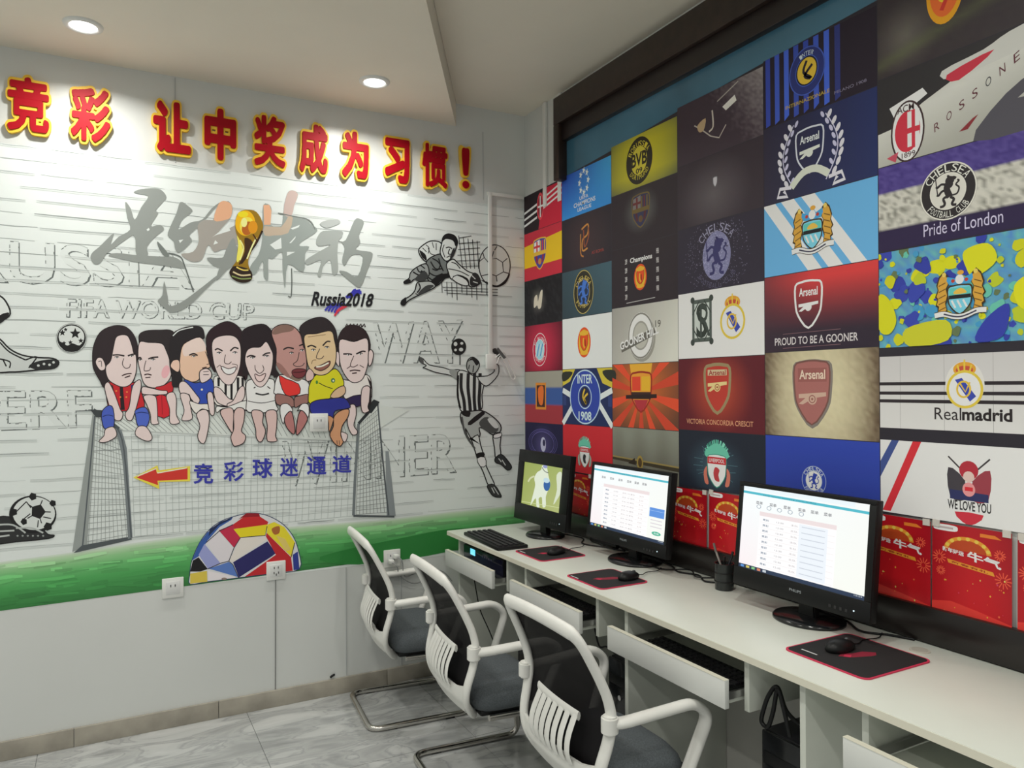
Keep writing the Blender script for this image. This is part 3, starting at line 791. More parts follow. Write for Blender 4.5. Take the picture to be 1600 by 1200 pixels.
# embossed words
def emboss(body, box, d=2.6, dark='#646b6a', off=.012):
    p = Print(on_back, .00055); d *= .85
    p.text(body, [(a+d, b+d*.7) for a, b in box], dark, off)
    p.text(body, [(a+d*.3, b-d*.5) for a, b in box], '#a3a9a7', off)
    p.text(body, box, '#c9cfcd', off)
    # rough dark chips along the right and lower edges of the letters
    v, f = glyphs(body, off); lo, hi = v.min(0), v.max(0); cnt = {}
    for q in f:
        for a, b in zip(q, q[1:]+q[:1]): cnt.setdefault((min(a, b), max(a, b)), []).append((a, b))
    TL, TR, BR, BL = [np.array(q, float) for q in box]; S_ = []; R_ = random.Random(len(body))
    def bl(q):
        a, b = (q-lo)/(hi-lo); b = 1-b; return (1-a)*(1-b)*TL+a*(1-b)*TR+a*b*BR+(1-a)*b*BL
    for e in cnt.values():
        if len(e) > 1: continue
        A_, B_ = bl(v[e[0][0]]), bl(v[e[0][1]]); n = max(1, int(np.hypot(*(B_-A_))/5))
        for k in range(n):
            if R_.random() < .42:
                P = A_+(B_-A_)*k/n; Q = A_+(B_-A_)*(k+R_.uniform(.5, 1))/n; j = np.array([R_.uniform(-.6, .8), R_.uniform(-.6, .8)]); S_.append([P+j, Q+j])
    p.lines(S_, 1.1, '#555b5a')
    p.build('embossed_word', M_INK_A, mural)
emboss('RUSSIA', [(-52, 372), (300, 394), (302, 452), (-52, 440)])
emboss('FIFA WORLD CUP', [(105, 467), (397, 475), (396, 500), (104, 496)], 1.7)
emboss('WAY', [(582, 505), (722, 500), (722, 568), (582, 566)], 2.2)
emboss('PERF', [(-50, 612), (142, 610), (144, 666), (-50, 674)], 2.6)
emboss('WINNER', [(440, 690), (712, 678), (712, 738), (440, 760)], 2.2)

# pitch
p = Print(on_back, .0007)
def gy(x): return float(np.interp(x, [-60, 0, 120, 210, 330, 600, 700, 820], [888, 878, 862, 848, 832, 812, 800, 788]))
bot = lambda x: 953-.1335*x+1.5
xs_ = list(range(-400, 821, 20))
lay = [(0.0, '#c3ccc3'), (.06, '#a9c2a2'), (.18, '#84b681'), (.35, '#62a867'), (.55, '#4a9853'), (.75, '#3e8547'), (1.0, '#31703a')]
for i in range(len(xs_)-1):
    for (a, ca), (b, cb) in zip(lay[:-1], lay[1:]):
        q = []
        for x, t_ in ((xs_[i], a), (xs_[i+1], a), (xs_[i+1], b), (xs_[i], b)):
            yb_ = {True: None}.get(False); q.append((x, gy(x)+(bot(x)-gy(x))*t_))
        k0 = p.k; p.quad(q, [ca, ca, cb, cb]); p.k = k0
p.k += 2
def mixg(t_, r):
    c = [np.array([int(h[i:i+2], 16) for i in (1, 3, 5)], float) for _, h in lay]; ts = [a for a, _ in lay]
    m_ = [float(np.interp(t_, ts, [q[i] for q in c])) for i in range(3)]; k = r.uniform(.88, 1.14)
    return '#%02x%02x%02x' % tuple(int(min(255, v_*k)) for v_ in m_)
for _ in range(190):
    x = rnd.uniform(-100, 820); t_ = rnd.uniform(.10, .97); y = gy(x)+(bot(x)-gy(x))*t_; L = rnd.uniform(12, 60)
    y2 = gy(x+L)+(bot(x+L)-gy(x+L))*min(.99, t_+rnd.uniform(-.03, .03))
    x2 = min(x+L, 820)
    if x2 < x+8: continue
    k0 = p.k; p._line([(x, y), ((x+x2)/2, (y+y2)/2+rnd.uniform(-1, 1)), (x2, y2)], rnd.uniform(2.5, 7.5), mixg(t_, rnd), True); p.k = k0+.35
p.poly([(640, 838), (720, 825), (760, 835), (700, 862), (560, 882), (500, 870)], '#2f7a3a', 4)
p.build('green_pitch', M_INK_A, mural)

# goal
p = Print(on_back, .0022)
GR = '#50565a'
def netq(c, nu, nv, w, col):
    TL, TR, BR, BL = [np.array(q, float) for q in c]
    S_, S2_ = [], []
    for i in range(nu+1):
        a = i/nu; S_.append([TL+(TR-TL)*a, BL+(BR-BL)*a])
    for j in range(nv+1):
        b = j/nv; S2_.append([TL+(BL-TL)*b, TR+(BR-TR)*b])
    p.lines(S_, w, col); p.lines(S2_, w, col)
p.poly([(150, 642), (585, 632), (640, 640), (560, 690), (190, 672)], '#c9cfcb')
netq([(205, 678), (560, 690), (552, 806), (210, 838)], 34, 13, .55, '#9ba2a0')
p.lines([[(152+k/43*400, 645+k/43*5), (192+k/43*368, 672+k/43*14)] for k in range(44)], .9, '#8a908e')
netq([(146, 648), (186, 672), (205, 842), (131, 856)], 11, 22, .7, '#868c8a')
netq([(562, 664), (590, 640), (606, 800), (556, 804)], 9, 22, .7, '#7a807e')
p.poly([(145, 645), (150, 645), (136, 852), (113, 862)], '#8b918f').poly([(128, 852), (205, 838), (206, 843), (115, 864)], '#4b5154')
p.poly([(181, 668), (190, 672), (198, 700), (207, 840), (200, 842), (192, 720)], '#70777a', 0)
p.line([(148, 650), (140, 740), (129, 853)], 2.2, GR).line([(183, 668), (194, 705), (205, 840)], 2.4, GR)
p.line([(146, 640), (160, 650), (186, 670)], 5, '#4a5053')
p.poly([(602, 705), (607, 705), (618, 806), (604, 806)], '#80878a')
p.line([(590, 632), (598, 720), (607, 805)], 2.4, GR).line([(560, 662), (555, 740), (552, 805)], 4.2, '#6b7275').line([(552, 806), (616, 807)], 3.0, '#4a5053')
p.line([(560, 662), (575, 645), (590, 630)], 4.5, '#2e3235')
p.poly([(570, 640), (584, 624), (593, 628), (580, 646)], '#2a2e30', 0)
p.poly([(141, 640), (160, 641), (165, 652), (150, 652)], '#3a3f41')
p.build('goal_drawing', M_INK_A, mural, 'grey pencil-drawn goal with netting')

# red arrow and blue words
p = Print(on_back, .0034)
p.poly([(208, 746), (246, 727), (248, 735), (297, 728), (297, 752), (248, 753), (249, 764)], '#e6c84a', 0)
p.poly([(213, 746), (243, 731), (245, 739), (293, 731), (293, 749), (246, 751), (247, 758)], '#c3352c', 0)
p.line([(215, 744), (244, 732), (246, 739), (292, 731)], 1.6, '#f0d8c0', 0)
p.build('arrow', M_INK_A, mural, 'red arrow with yellow outline pointing left')
BL_ = '#34389a'
for chx, x0, y0, x1, y1 in (('竞', 302, 724, 333, 756), ('彩', 349, 721, 381, 752), ('球', 394, 716, 426, 747), ('迷', 437, 715, 466, 745), ('通', 479, 713, 510, 742), ('道', 519, 711, 549, 739)):
    p = Print(on_back, .0034); p.text(chx, (x0, y0, x1, y1), BL_, .022); p.build('blue_character', M_INK_A, mural)

# grey brush calligraphy
p = Print(on_back, .0020); p.crop(140, 280, 5.457)
G1, G2, G3, G4 = '#858a87', '#8c9491', '#d0a080', '#a89490'
p.poly([(375, 112), (440, 85), (560, 78), (620, 100), (655, 155), (620, 200), (565, 265), (582, 295), (520, 400), (600, 390), (632, 430), (560, 490), (490, 575), (495, 650), (400, 650), (390, 520), (370, 480), (330, 500), (190, 600), (140, 640), (90, 715), (40, 722), (8, 670), (25, 625), (80, 580), (120, 540), (205, 460), (190, 520), (185, 555), (250, 490), (345, 430), (320, 330), (303, 195), (350, 250), (385, 345), (440, 240), (500, 150), (440, 130)], G1, 3)
p.poly([(160, 650), (230, 630), (420, 650), (640, 660), (700, 660), (770, 690), (815, 760), (620, 735), (380, 705), (230, 670)], G1, 3)
p.poly([(575, 535), (600, 550), (680, 650), (640, 660), (590, 590)], '#6d7370', 3).line([(670, 630), (770, 660), (810, 740), (885, 960)], 2.0, '#5c6260')
p.poly([(775, 195), (840, 230), (875, 275), (800, 335), (770, 380), (760, 430), (860, 370), (960, 345), (1040, 250), (1110, 200), (1050, 270), (965, 365), (900, 430), (850, 480), (870, 530), (770, 625), (730, 600), (715, 530), (665, 480), (690, 400), (740, 290)], G1, 3)
p.poly([(920, 400), (975, 350), (1050, 350), (1060, 330), (1160, 190), (1215, 230), (1200, 330), (1100, 450), (1190, 420), (1255, 400), (1255, 560), (1130, 600), (1060, 620), (1010, 560), (960, 680), (900, 705), (840, 690), (780, 640), (880, 620), (930, 530)], '#97938d', 3)
p.poly([(1100, 210), (1160, 188), (1212, 225), (1205, 320), (1150, 350), (1060, 350)], G3, 3)
p.poly([(1040, 500), (1180, 390), (1200, 440), (1070, 480)], WHT, 0).poly([(1070, 520), (1095, 545), (1055, 560)], WHT, 0).poly([(760, 520), (800, 515), (770, 545)], WHT, 0).poly([(485, 430), (505, 415), (512, 432), (495, 445)], WHT, 0)
p.poly([(1000, 670), (1130, 670), (1190, 600), (1255, 570), (1255, 700), (1140, 800), (1000, 930), (880, 1050), (780, 1120), (690, 1135), (640, 1100), (580, 1040), (620, 990), (635, 870), (665, 1000), (680, 1080), (780, 1050), (920, 950), (1060, 840), (1140, 770), (1060, 740)], G1, 3)
p.crop(340, 280, 5.454)
p.poly([(100, 540), (150, 520), (160, 700), (110, 740), (0, 860), (0, 800)], G1, 3)
p.poly([(390, 220), (440, 220), (460, 270), (450, 390), (540, 400), (555, 350), (560, 290), (590, 130), (635, 95), (685, 130), (650, 230), (630, 310), (740, 330), (790, 380), (850, 440), (720, 530), (700, 570), (780, 575), (745, 640), (730, 795), (600, 725), (575, 930), (555, 760), (548, 620), (470, 680), (430, 680), (430, 855), (395, 830), (385, 700), (330, 800), (290, 810), (280, 740), (350, 640), (380, 520), (385, 380)], G2, 3)
p.poly([(390, 220), (440, 220), (458, 270), (450, 390), (395, 390)], G3, 0).poly([(590, 130), (635, 95), (685, 130), (650, 230), (630, 310), (560, 300)], '#b5a29c', 2)
p.poly([(400, 400), (540, 410), (600, 320), (640, 330), (600, 460), (480, 480), (400, 480)], '#b0a08e', 2)
p.poly([(445, 560), (540, 500), (545, 590), (490, 600)], WHT, 0).poly([(590, 620), (660, 620), (590, 655)], WHT, 0).poly([(620, 420), (700, 390), (690, 410), (640, 430)], WHT, 0).poly([(610, 545), (665, 485), (660, 505), (625, 545)], WHT, 0)
p.line([(630, 760), (632, 900), (625, 1000), (600, 995)], 1.4, '#555b59').line([(515, 290), (650, 318), (780, 350), (830, 430)], 1.6, '#6b716e')
p.poly([(870, 380), (930, 350), (1020, 345), (1045, 370), (990, 400), (920, 415)], '#a4a9a7', 3)
p.poly([(950, 440), (1060, 445), (1060, 490), (1030, 530), (1020, 640), (1025, 790), (980, 810), (960, 690), (900, 740), (880, 830), (850, 810), (880, 690), (770, 730), (750, 690), (860, 620), (960, 560), (860, 570), (840, 520), (880, 450)], '#979d9a', 3)
p.poly([(1165, 350), (1215, 340), (1245, 375), (1205, 480), (1215, 545), (1180, 600), (1300, 620), (1318, 660), (1270, 790), (1215, 920), (1140, 880), (1035, 785), (1100, 790), (1190, 830), (1235, 660), (1140, 650), (1085, 735), (1060, 690), (1080, 590), (1060, 545), (1030, 525), (1090, 520)], '#888e8b', 3)
p.build('brush_calligraphy', M_INK_A, mural, 'large grey brush-written Chinese characters')

# golden trophy
p = Print(on_back, .0030); p.crop(340, 280, 5.454)
p.poly([(150, 370), (175, 290), (240, 262), (330, 280), (385, 380), (375, 450), (330, 540), (280, 640), (260, 720), (295, 830), (270, 870), (200, 880), (130, 850), (100, 800), (130, 740), (160, 690), (170, 600), (180, 520), (155, 450)], '#8a6a18', 4)
p.ell((235, 375), 85, 108, '#d9a516').ell((250, 400), 62, 78, '#e8c84a').ell((255, 420), 48, 60, '#a65a1e', rot=.4).ell((225, 370), 26, 40, '#f0dc8a').ell((300, 410), 40, 55, '#c8871a').ell((215, 300), 45, 26, '#efc523')
p.poly([(165, 480), (215, 600), (180, 700), (160, 690), (175, 570)], '#d9cf5a', 3).poly([(230, 500), (300, 540), (260, 640), (200, 720), (180, 720), (230, 620)], '#3a2410', 3)
p.line([(380, 440), (320, 560), (200, 720)], 3, '#2a1a10').line([(330, 500), (290, 580), (250, 680)], 2.4, '#e8dc9a').line([(190, 520), (220, 590), (190, 690)], 2, '#f2e48a').line([(300, 470), (330, 520), (320, 545)], 2.2, '#402010')
p.poly([(110, 770), (150, 740), (270, 770), (295, 830), (270, 872), (200, 882), (130, 852), (100, 805)], '#2a1c14', 4).line([(130, 790), (200, 820), (280, 815)], 2.4, '#c8b890').line([(120, 825), (200, 850), (285, 845)], 2.0, '#7a8a50').line([(160, 750), (215, 775), (262, 775)], 2.0, '#d8c060')
p.build('trophy', M_INK_A, mural, 'golden trophy with a dark base printed in the calligraphy')

# Russia 2018 script
p = Print(on_back, .0026); p.crop(340, 280, 5.454)
for a, b in (((1095, 1010), (1215, 950)), ((1120, 1010), (1225, 965)), ((1140, 990), (1180, 945))): p.line([a, ((a[0]+b[0])/2, (a[1]+b[1])/2-14), b], 5, '#3434a0')
for k in range(5): p.line([(915+k*26, 1120+k*6), (945+k*26, 1085), (990+k*24, 1060)], 3.2, '#3a3aa0')
p.line([(995, 1165), (1030, 1120), (1100, 1080)], 3.2, '#c23848').line([(1010, 1130), (1060, 1090), (1130, 1070)], 2.6, '#c23848')
p.text('Russia2018', [(800, 955), (1330, 975), (1325, 1090), (795, 1080)], '#1c1c20', .030, .25)
p.build('russia_script', M_INK_A, mural)

# ---- the row of seated cartoon players
SK, SK2, OUT = '#d3c2c0', '#cbb0ac', '#241c1e'
FIGB = .0036
def fig(i, k=None):
    q = Print(on_back, FIGB+.0009*i); return q
def face(q, brow, eyes, nose, mouth, w=1.5):
    for b in brow: q.line(b, w*1.5, OUT)
    for e in eyes: q.ell(e, 13, 7, '#f0eeec', 14).ell((e[0]+2, e[1]), 6, 6.5, OUT, 12).line([(e[0]-20, e[1]-3), (e[0], e[1]-10), (e[0]+20, e[1]-3)], w*.8, OUT)
    for n in nose: q.line(n, w*.8, '#4a3a3a')
    for m_ in mouth: q.line(m_, w*1.2, '#3a2426')
# 1: long dark hair, red and black shirt, rolled jeans
q = fig(0); q.crop(130, 490, 5.713)
q.poly([(85, 450), (90, 300), (150, 170), (250, 115), (350, 110), (420, 150), (470, 230), (490, 330), (480, 420), (440, 620), (300, 640), (225, 600), (185, 660), (150, 600), (105, 520)], '#2b2226', 4, OUT, 1.2)
q.poly([(235, 610), (350, 655), (470, 610), (525, 720), (545, 830), (470, 860), (250, 860), (205, 700)], '#b8242c', 3, OUT, 1.2)
q.poly([(325, 655), (355, 655), (372, 860), (335, 860)], '#231a1e').poly([(425, 640), (450, 630), (470, 850), (450, 850)], '#1e2a6a').poly([(250, 640), (265, 640), (300, 850), (280, 850)], '#3a1a20')
for c in ((295, 690), (330, 745), (385, 745), (390, 700)): q.ell(c, 9, 7, '#e08040', 10)
q.poly([(270, 300), (300, 205), (390, 195), (430, 270), (450, 350), (472, 380), (475, 500), (450, 590), (410, 640), (350, 655), (280, 630), (220, 580), (200, 480), (245, 420)], SK, 4, OUT, 1.3)
q.poly([(110, 440), (130, 395), (170, 400), (198, 460), (190, 500), (150, 505)], SK, 4, OUT, 1.2).line([(135, 430), (160, 425), (165, 475)], 1.0, OUT)
face(q, [[(262, 372), (310, 368), (368, 378)], [(398, 378), (430, 366), (470, 360)]], [(300, 392), (430, 380)], [[(362, 400), (350, 450), (375, 487), (412, 480), (420, 450)]], [[(345, 555), (390, 538), (432, 535)], [(370, 572), (420, 555)]])
q.poly([(190, 655), (225, 612), (275, 700), (330, 850), (355, 890), (340, 945), (300, 955), (265, 920), (225, 800)], SK, 4, OUT, 1.3)
q.poly([(440, 650), (500, 590), (518, 640), (495, 760), (455, 900), (430, 952), (390, 945), (375, 890), (410, 830)], SK, 4, OUT, 1.3)
q.poly([(165, 880), (225, 820), (268, 850), (274, 1005), (200, 1030), (172, 985)], '#4458b0', 3, OUT, 1.3).poly([(468, 860), (555, 835), (592, 920), (565, 1010), (490, 1005), (466, 910)], '#4a60b8', 3, OUT, 1.3)
q.line([(172, 920), (220, 905), (268, 915)], 1.2, '#1e2a60').line([(470, 890), (520, 880), (580, 890)], 1.2, '#1e2a60')
q.poly([(200, 1030), (270, 1012), (300, 1080), (260, 1122), (190, 1150), (140, 1140), (185, 1090)], SK, 4, OUT, 1.2).poly([(490, 1010), (560, 1010), (612, 1090), (602, 1132), (545, 1132), (465, 1080)], SK, 4, OUT, 1.2)
q.build('cartoon_player', M_INK_A, mural, 'cartoon player with long dark hair and red-black shirt')
# 2: side-combed hair, red shirt
q = fig(1); q.crop(130, 490, 5.713)
q.poly([(500, 260), (500, 190), (560, 155), (680, 148), (800, 160), (850, 300), (830, 420), (790, 430), (740, 330), (700, 270), (580, 262), (505, 250)], '#2a2426', 4, OUT, 1.2)
q.poly([(500, 260), (580, 258), (700, 268), (740, 330), (775, 430), (790, 520), (760, 600), (690, 655), (600, 660), (540, 620), (510, 520), (490, 420)], SK, 4, OUT, 1.3)
q.ell((735, 520), 34, 60, '#d8a4aa', rot=.3)
face(q, [[(478, 408), (505, 392), (520, 405)], [(580, 405), (620, 392), (670, 388)]], [(505, 415), (622, 412)], [[(560, 420), (545, 480), (548, 512), (592, 505), (600, 480)]], [[(545, 548), (575, 540), (610, 550)], [(555, 572), (600, 568)]])
q.poly([(640, 665), (720, 640), (790, 605), (800, 690), (740, 720)], '#b8262e', 3, OUT, 1.1).poly([(645, 740), (745, 740), (770, 910), (665, 915)], '#c22430', 2, OUT, 1.2)
q.poly([(525, 660), (560, 655), (690, 685), (745, 690), (740, 720), (640, 725), (540, 720), (520, 700)], SK, 4, OUT, 1.2)
q.poly([(540, 735), (640, 735), (660, 830), (665, 950), (675, 980), (610, 985), (600, 900), (570, 820)], SK, 4, OUT, 1.2).poly([(740, 735), (800, 700), (830, 760), (830, 900), (860, 970), (800, 988), (770, 960), (770, 850)], SK, 4, OUT, 1.2)
q.line([(700, 720), (705, 900)], .8, '#7a1820')
q.build('cartoon_player', M_INK_A, mural, 'cartoon player with side-combed hair and red shirt')
# 3: blue shirt, profile
q = fig(2); q.crop(130, 490, 5.713)
q.poly([(770, 430), (780, 220), (850, 145), (980, 112), (1060, 130), (1080, 210), (1050, 230), (960, 230), (890, 280), (860, 420), (880, 560), (870, 640), (800, 650), (790, 560)], '#231f22', 4, OUT, 1.2)
q.line([(800, 200), (860, 150), (980, 122)], 1.6, '#cfd4d2')
q.poly([(860, 420), (880, 300), (930, 250), (1040, 212), (1085, 280), (1105, 350), (1120, 430), (1130, 480), (1070, 500), (1030, 590), (960, 610), (890, 570), (862, 510)], '#d6b49c', 4, OUT, 1.3)
q.poly([(900, 280), (1040, 215), (1095, 320), (1000, 350), (900, 380)], '#d8c4bc', 4)
q.poly([(778, 470), (800, 420), (850, 415), (862, 470), (850, 520), (815, 510)], '#d8b8a6', 4, OUT, 1.2)
face(q, [[(945, 372), (985, 358), (1020, 375)]], [(985, 382)], [[(1090, 340), (1120, 420), (1128, 445), (1100, 455)]], [[(1060, 488), (1100, 478)]])
q.poly([(900, 590), (1000, 620), (1090, 590), (1150, 590), (1165, 700), (1100, 720), (1110, 810), (1030, 805), (950, 700)], '#2c46a2', 3, OUT, 1.3).ell((1058, 678), 10, 10, '#d8d0b0', 10)
q.poly([(1035, 560), (1045, 510), (1100, 490), (1140, 520), (1140, 570), (1090, 610), (1050, 615)], SK, 4, OUT, 1.4).line([(1070, 520), (1120, 515)], 1, OUT).line([(1070, 545), (1120, 545)], 1, OUT)
q.poly([(852, 640), (880, 605), (925, 620), (1000, 710), (1040, 770), (1010, 810), (960, 760), (940, 720), (870, 715)], SK, 4, OUT, 1.3).poly([(865, 720), (945, 730), (960, 850), (970, 940), (880, 950), (900, 860)], SK, 4, OUT, 1.2)
q.poly([(950, 780), (1030, 805), (1120, 810), (1140, 870), (1060, 850), (1010, 890), (970, 850)], '#d8d2cc', 4, OUT, 1.2).poly([(1105, 720), (1155, 715), (1170, 890), (1130, 890)], SK, 3, OUT, 1.3)
q.poly([(1010, 900), (1060, 858), (1110, 870), (1125, 950), (1105, 1080), (1080, 1155), (1040, 1145), (1020, 1090), (1040, 1000)], SK, 4, OUT, 1.3)
q.build('cartoon_player', M_INK_A, mural, 'cartoon player in blue shirt with hand at mouth')
# 4: smiling, striped shirt
q = fig(3); q.crop(320, 490, 5.456)
q.poly([(10, 250), (30, 160), (100, 100), (190, 68), (270, 100), (320, 170), (330, 280), (320, 420), (360, 520), (340, 570), (280, 540), (310, 300), (240, 190), (120, 195), (60, 240), (70, 400), (90, 500), (50, 440)], '#2a1a20', 4, OUT, 1.2)
q.poly([(75, 560), (110, 530), (290, 530), (335, 560), (345, 640), (340, 770), (100, 780), (80, 660)], '#d8d4d0', 3, OUT, 1.2)
for a in (105, 165, 215, 270, 310): q.poly([(a, 545), (a+22, 545), (a+20, 620 if a in (105, 310) else 740), (a+2, 620 if a in (105, 310) else 740)], '#1c191c')
q.poly([(60, 250), (120, 195), (240, 190), (300, 260), (305, 400), (285, 500), (240, 590), (190, 608), (140, 570), (100, 500), (70, 400)], SK, 4, OUT, 1.3)
face(q, [[(85, 312), (110, 300), (150, 320)], [(215, 320), (250, 290), (285, 300)]], [(120, 338), (255, 335)], [[(175, 350), (165, 415), (200, 430), (225, 410)]], [])
q.poly([(140, 450), (200, 470), (262, 455), (250, 500), (205, 520), (160, 500)], '#e8e4e2', 4, '#4a3436', 1.3).line([(100, 460), (130, 440), (140, 480)], 1.0, '#5a4646').line([(230, 430), (275, 440), (270, 480)], 1.0, '#5a4646')
q.poly([(78, 630), (130, 640), (200, 720), (250, 740), (240, 780), (190, 790), (110, 760), (80, 700)], SK, 4, OUT, 1.3).poly([(330, 620), (340, 680), (320, 740), (250, 790), (200, 800), (190, 770), (240, 740), (290, 640)], SK, 4, OUT, 1.3)
q.poly([(100, 790), (190, 795), (350, 740), (365, 830), (300, 800), (230, 830), (150, 810), (100, 845)], '#dcd8d4', 3, OUT, 1.2)
q.poly([(130, 840), (180, 805), (240, 820), (240, 960), (235, 1020), (180, 940)], SK2, 4, OUT, 1.3).poly([(245, 850), (280, 802), (335, 820), (330, 920), (310, 1000), (345, 1040), (330, 1100), (260, 1130), (235, 1110), (220, 1050), (245, 980)], SK2, 4, OUT, 1.4)
q.build('cartoon_player', M_INK_A, mural, 'smiling cartoon player in black and white striped shirt')
# 5: white shirt, black hair
q = fig(4); q.crop(320, 490, 5.456)
q.poly([(320, 400), (310, 250), (320, 150), (400, 105), (500, 92), (560, 140), (600, 220), (610, 330), (600, 460), (630, 520), (590, 545), (560, 520), (350, 520), (340, 560), (320, 480)], '#231a1f', 4, OUT, 1.2)
q.poly([(350, 600), (400, 560), (560, 555), (595, 600), (600, 760), (610, 830), (370, 840), (355, 740)], '#dcdad6', 3, OUT, 1.3)
q.poly([(340, 400), (355, 320), (400, 290), (470, 285), (520, 240), (560, 300), (580, 360), (570, 470), (540, 560), (490, 622), (440, 615), (400, 560), (365, 490)], SK, 4, OUT, 1.3)
face(q, [[(355, 372), (390, 358), (430, 368)], [(490, 360), (520, 340), (555, 335)]], [(405, 378), (525, 365)], [[(425, 440), (430, 480), (465, 510), (500, 480), (490, 440)]], [])
q.poly([(425, 515), (465, 530), (515, 510), (500, 560), (465, 582), (435, 560)], '#d8c0be', 4, '#4a3436', 1.4).line([(430, 680), (490, 692), (545, 680)], 2.4, '#2a2a2c').line([(365, 745), (480, 762), (600, 740)], 1.0, OUT).line([(415, 635), (430, 625)], 1.5, OUT).line([(530, 620), (555, 640)], 1.5, OUT)
q.poly([(395, 840), (450, 822), (495, 850), (490, 930), (515, 1000), (490, 1080), (460, 1092), (435, 1050), (430, 980)], SK2, 4, OUT, 1.4).poly([(515, 850), (560, 820), (610, 840), (610, 960), (600, 1040), (612, 1085), (540, 1090), (525, 1050), (530, 960)], SK2, 4, OUT, 1.4)
q.build('cartoon_player', M_INK_A, mural, 'cartoon player in plain white shirt with black fringe')
# 6: shaved head, red shirt with white sleeves
q = fig(5); q.crop(420, 490, 5.455)
BR1, BR2 = '#b08680', '#8f6862'
q.poly([(60, 560), (110, 520), (290, 560), (340, 600), (340, 690), (270, 700), (60, 690), (45, 640)], '#dedad8', 3, OUT, 1.3).poly([(85, 530), (140, 555), (250, 600), (262, 680), (200, 700), (150, 700), (110, 640)], '#d23430', 2, OUT, 1.2)
q.poly([(20, 170), (60, 110), (140, 92), (220, 120), (280, 200), (310, 300), (320, 420), (310, 500), (260, 570), (200, 560), (110, 500), (60, 420), (60, 300)], BR1, 4, OUT, 1.4)
q.poly([(25, 165), (65, 112), (140, 95), (210, 118), (190, 150), (110, 165), (50, 180)], '#7d6259', 4)
q.poly([(60, 420), (110, 440), (180, 540), (150, 540), (90, 490)], BR2, 4).poly([(200, 520), (300, 520), (260, 572), (190, 560)], '#7c6a5c', 4)
face(q, [[(120, 308), (160, 290), (210, 300)], [(255, 275), (290, 262)]], [(190, 338), (280, 315)], [[(255, 330), (240, 400), (205, 430), (230, 450), (280, 445), (300, 420)]], [])
q.poly([(195, 490), (240, 470), (310, 480), (300, 530), (250, 552), (205, 530)], '#6e3136', 4, '#3a1a1e', 1.3).line([(205, 500), (260, 500), (305, 490)], 1.2, '#2a1014')
q.poly([(55, 690), (120, 690), (200, 720), (215, 790), (150, 790), (65, 770)], BR2, 3, OUT, 1.3).poly([(340, 690), (260, 700), (215, 720), (220, 800), (280, 770), (330, 760)], BR2, 3, OUT, 1.3)
q.poly([(100, 780), (160, 770), (200, 830), (140, 880), (120, 940), (95, 860)], '#e2e0dc', 4, OUT, 1.2).poly([(240, 830), (280, 770), (335, 780), (335, 880), (300, 850), (260, 820)], '#e2e0dc', 4, OUT, 1.2)
q.poly([(130, 890), (180, 830), (205, 880), (220, 1000), (200, 1025), (150, 970)], '#a8706e', 4, OUT, 1.4).poly([(245, 880), (275, 825), (320, 870), (320, 920), (260, 1015), (230, 1022)], '#a8706e', 4, OUT, 1.4)
q.build('cartoon_player', M_INK_A, mural, 'cartoon player with shaved head in red shirt with white sleeves')
# 7: yellow shirt, blue shorts
q = fig(7); q.crop(420, 490, 5.455)
q.poly([(345, 600), (400, 520), (500, 500), (560, 470), (610, 520), (635, 610), (560, 650), (520, 720), (350, 770), (335, 680)], '#c8c422', 3, OUT, 1.3).line([(420, 590), (480, 620), (540, 640)], 1.2, OUT).ell((543, 570), 18, 20, '#2f6a4a', 12).ell((405, 585), 10, 16, '#3a7a30', 12).ell((545, 572), 8, 9, '#d8d8c0', 10)
q.poly([(260, 120), (330, 60), (430, 32), (500, 55), (560, 130), (580, 230), (570, 290), (550, 200), (520, 150), (400, 170), (310, 185), (300, 300), (275, 200)], '#2a2326', 4, OUT, 1.3)
q.poly([(300, 190), (400, 172), (525, 150), (555, 230), (570, 320), (560, 430), (510, 500), (450, 525), (380, 510), (330, 440), (310, 320)], '#cdb48e', 4, OUT, 1.3)
face(q, [[(325, 285), (360, 272), (400, 290)], [(455, 275), (490, 240), (520, 240)]], [(375, 312), (490, 290)], [[(430, 300), (400, 375), (440, 385), (465, 360)]], [])
q.poly([(385, 460), (440, 440), (515, 405), (505, 450), (450, 485), (410, 480)], '#8a5a50', 4, '#3a2020', 1.4).line([(400, 455), (450, 447), (505, 420)], 2.4, '#e6dcc8').line([(360, 430), (370, 400), (400, 395)], 1.0, '#7a6044').line([(330, 200), (480, 180)], .9, '#8a7050')
q.poly([(310, 520), (340, 470), (380, 510), (370, 560), (320, 575)], SK2, 3, OUT, 1.2).poly([(520, 710), (560, 650), (635, 615), (645, 680), (580, 720)], '#c9aa8a', 3, OUT, 1.3)
q.poly([(345, 780), (400, 740), (520, 725), (640, 720), (690, 790), (660, 810), (560, 830), (540, 890), (480, 860), (370, 860)], '#2a2f86', 3, OUT, 1.3)
q.poly([(550, 880), (600, 830), (675, 815), (670, 880), (620, 960), (610, 1040), (630, 1090), (600, 1130), (550, 1100), (515, 1030), (545, 960)], '#c4906c', 4, OUT, 1.5).poly([(500, 870), (545, 890), (540, 930), (510, 1010), (505, 940)], '#c4906c', 2, OUT, 1.2).line([(575, 1080), (580, 1115)], .9, OUT).line([(595, 1080), (598, 1118)], .9, OUT)
q.poly([(610, 1010), (665, 1030), (650, 1090), (625, 1080)], SK, 3, OUT, 1.2)
q.build('cartoon_player', M_INK_A, mural, 'cartoon player in yellow shirt and blue shorts')
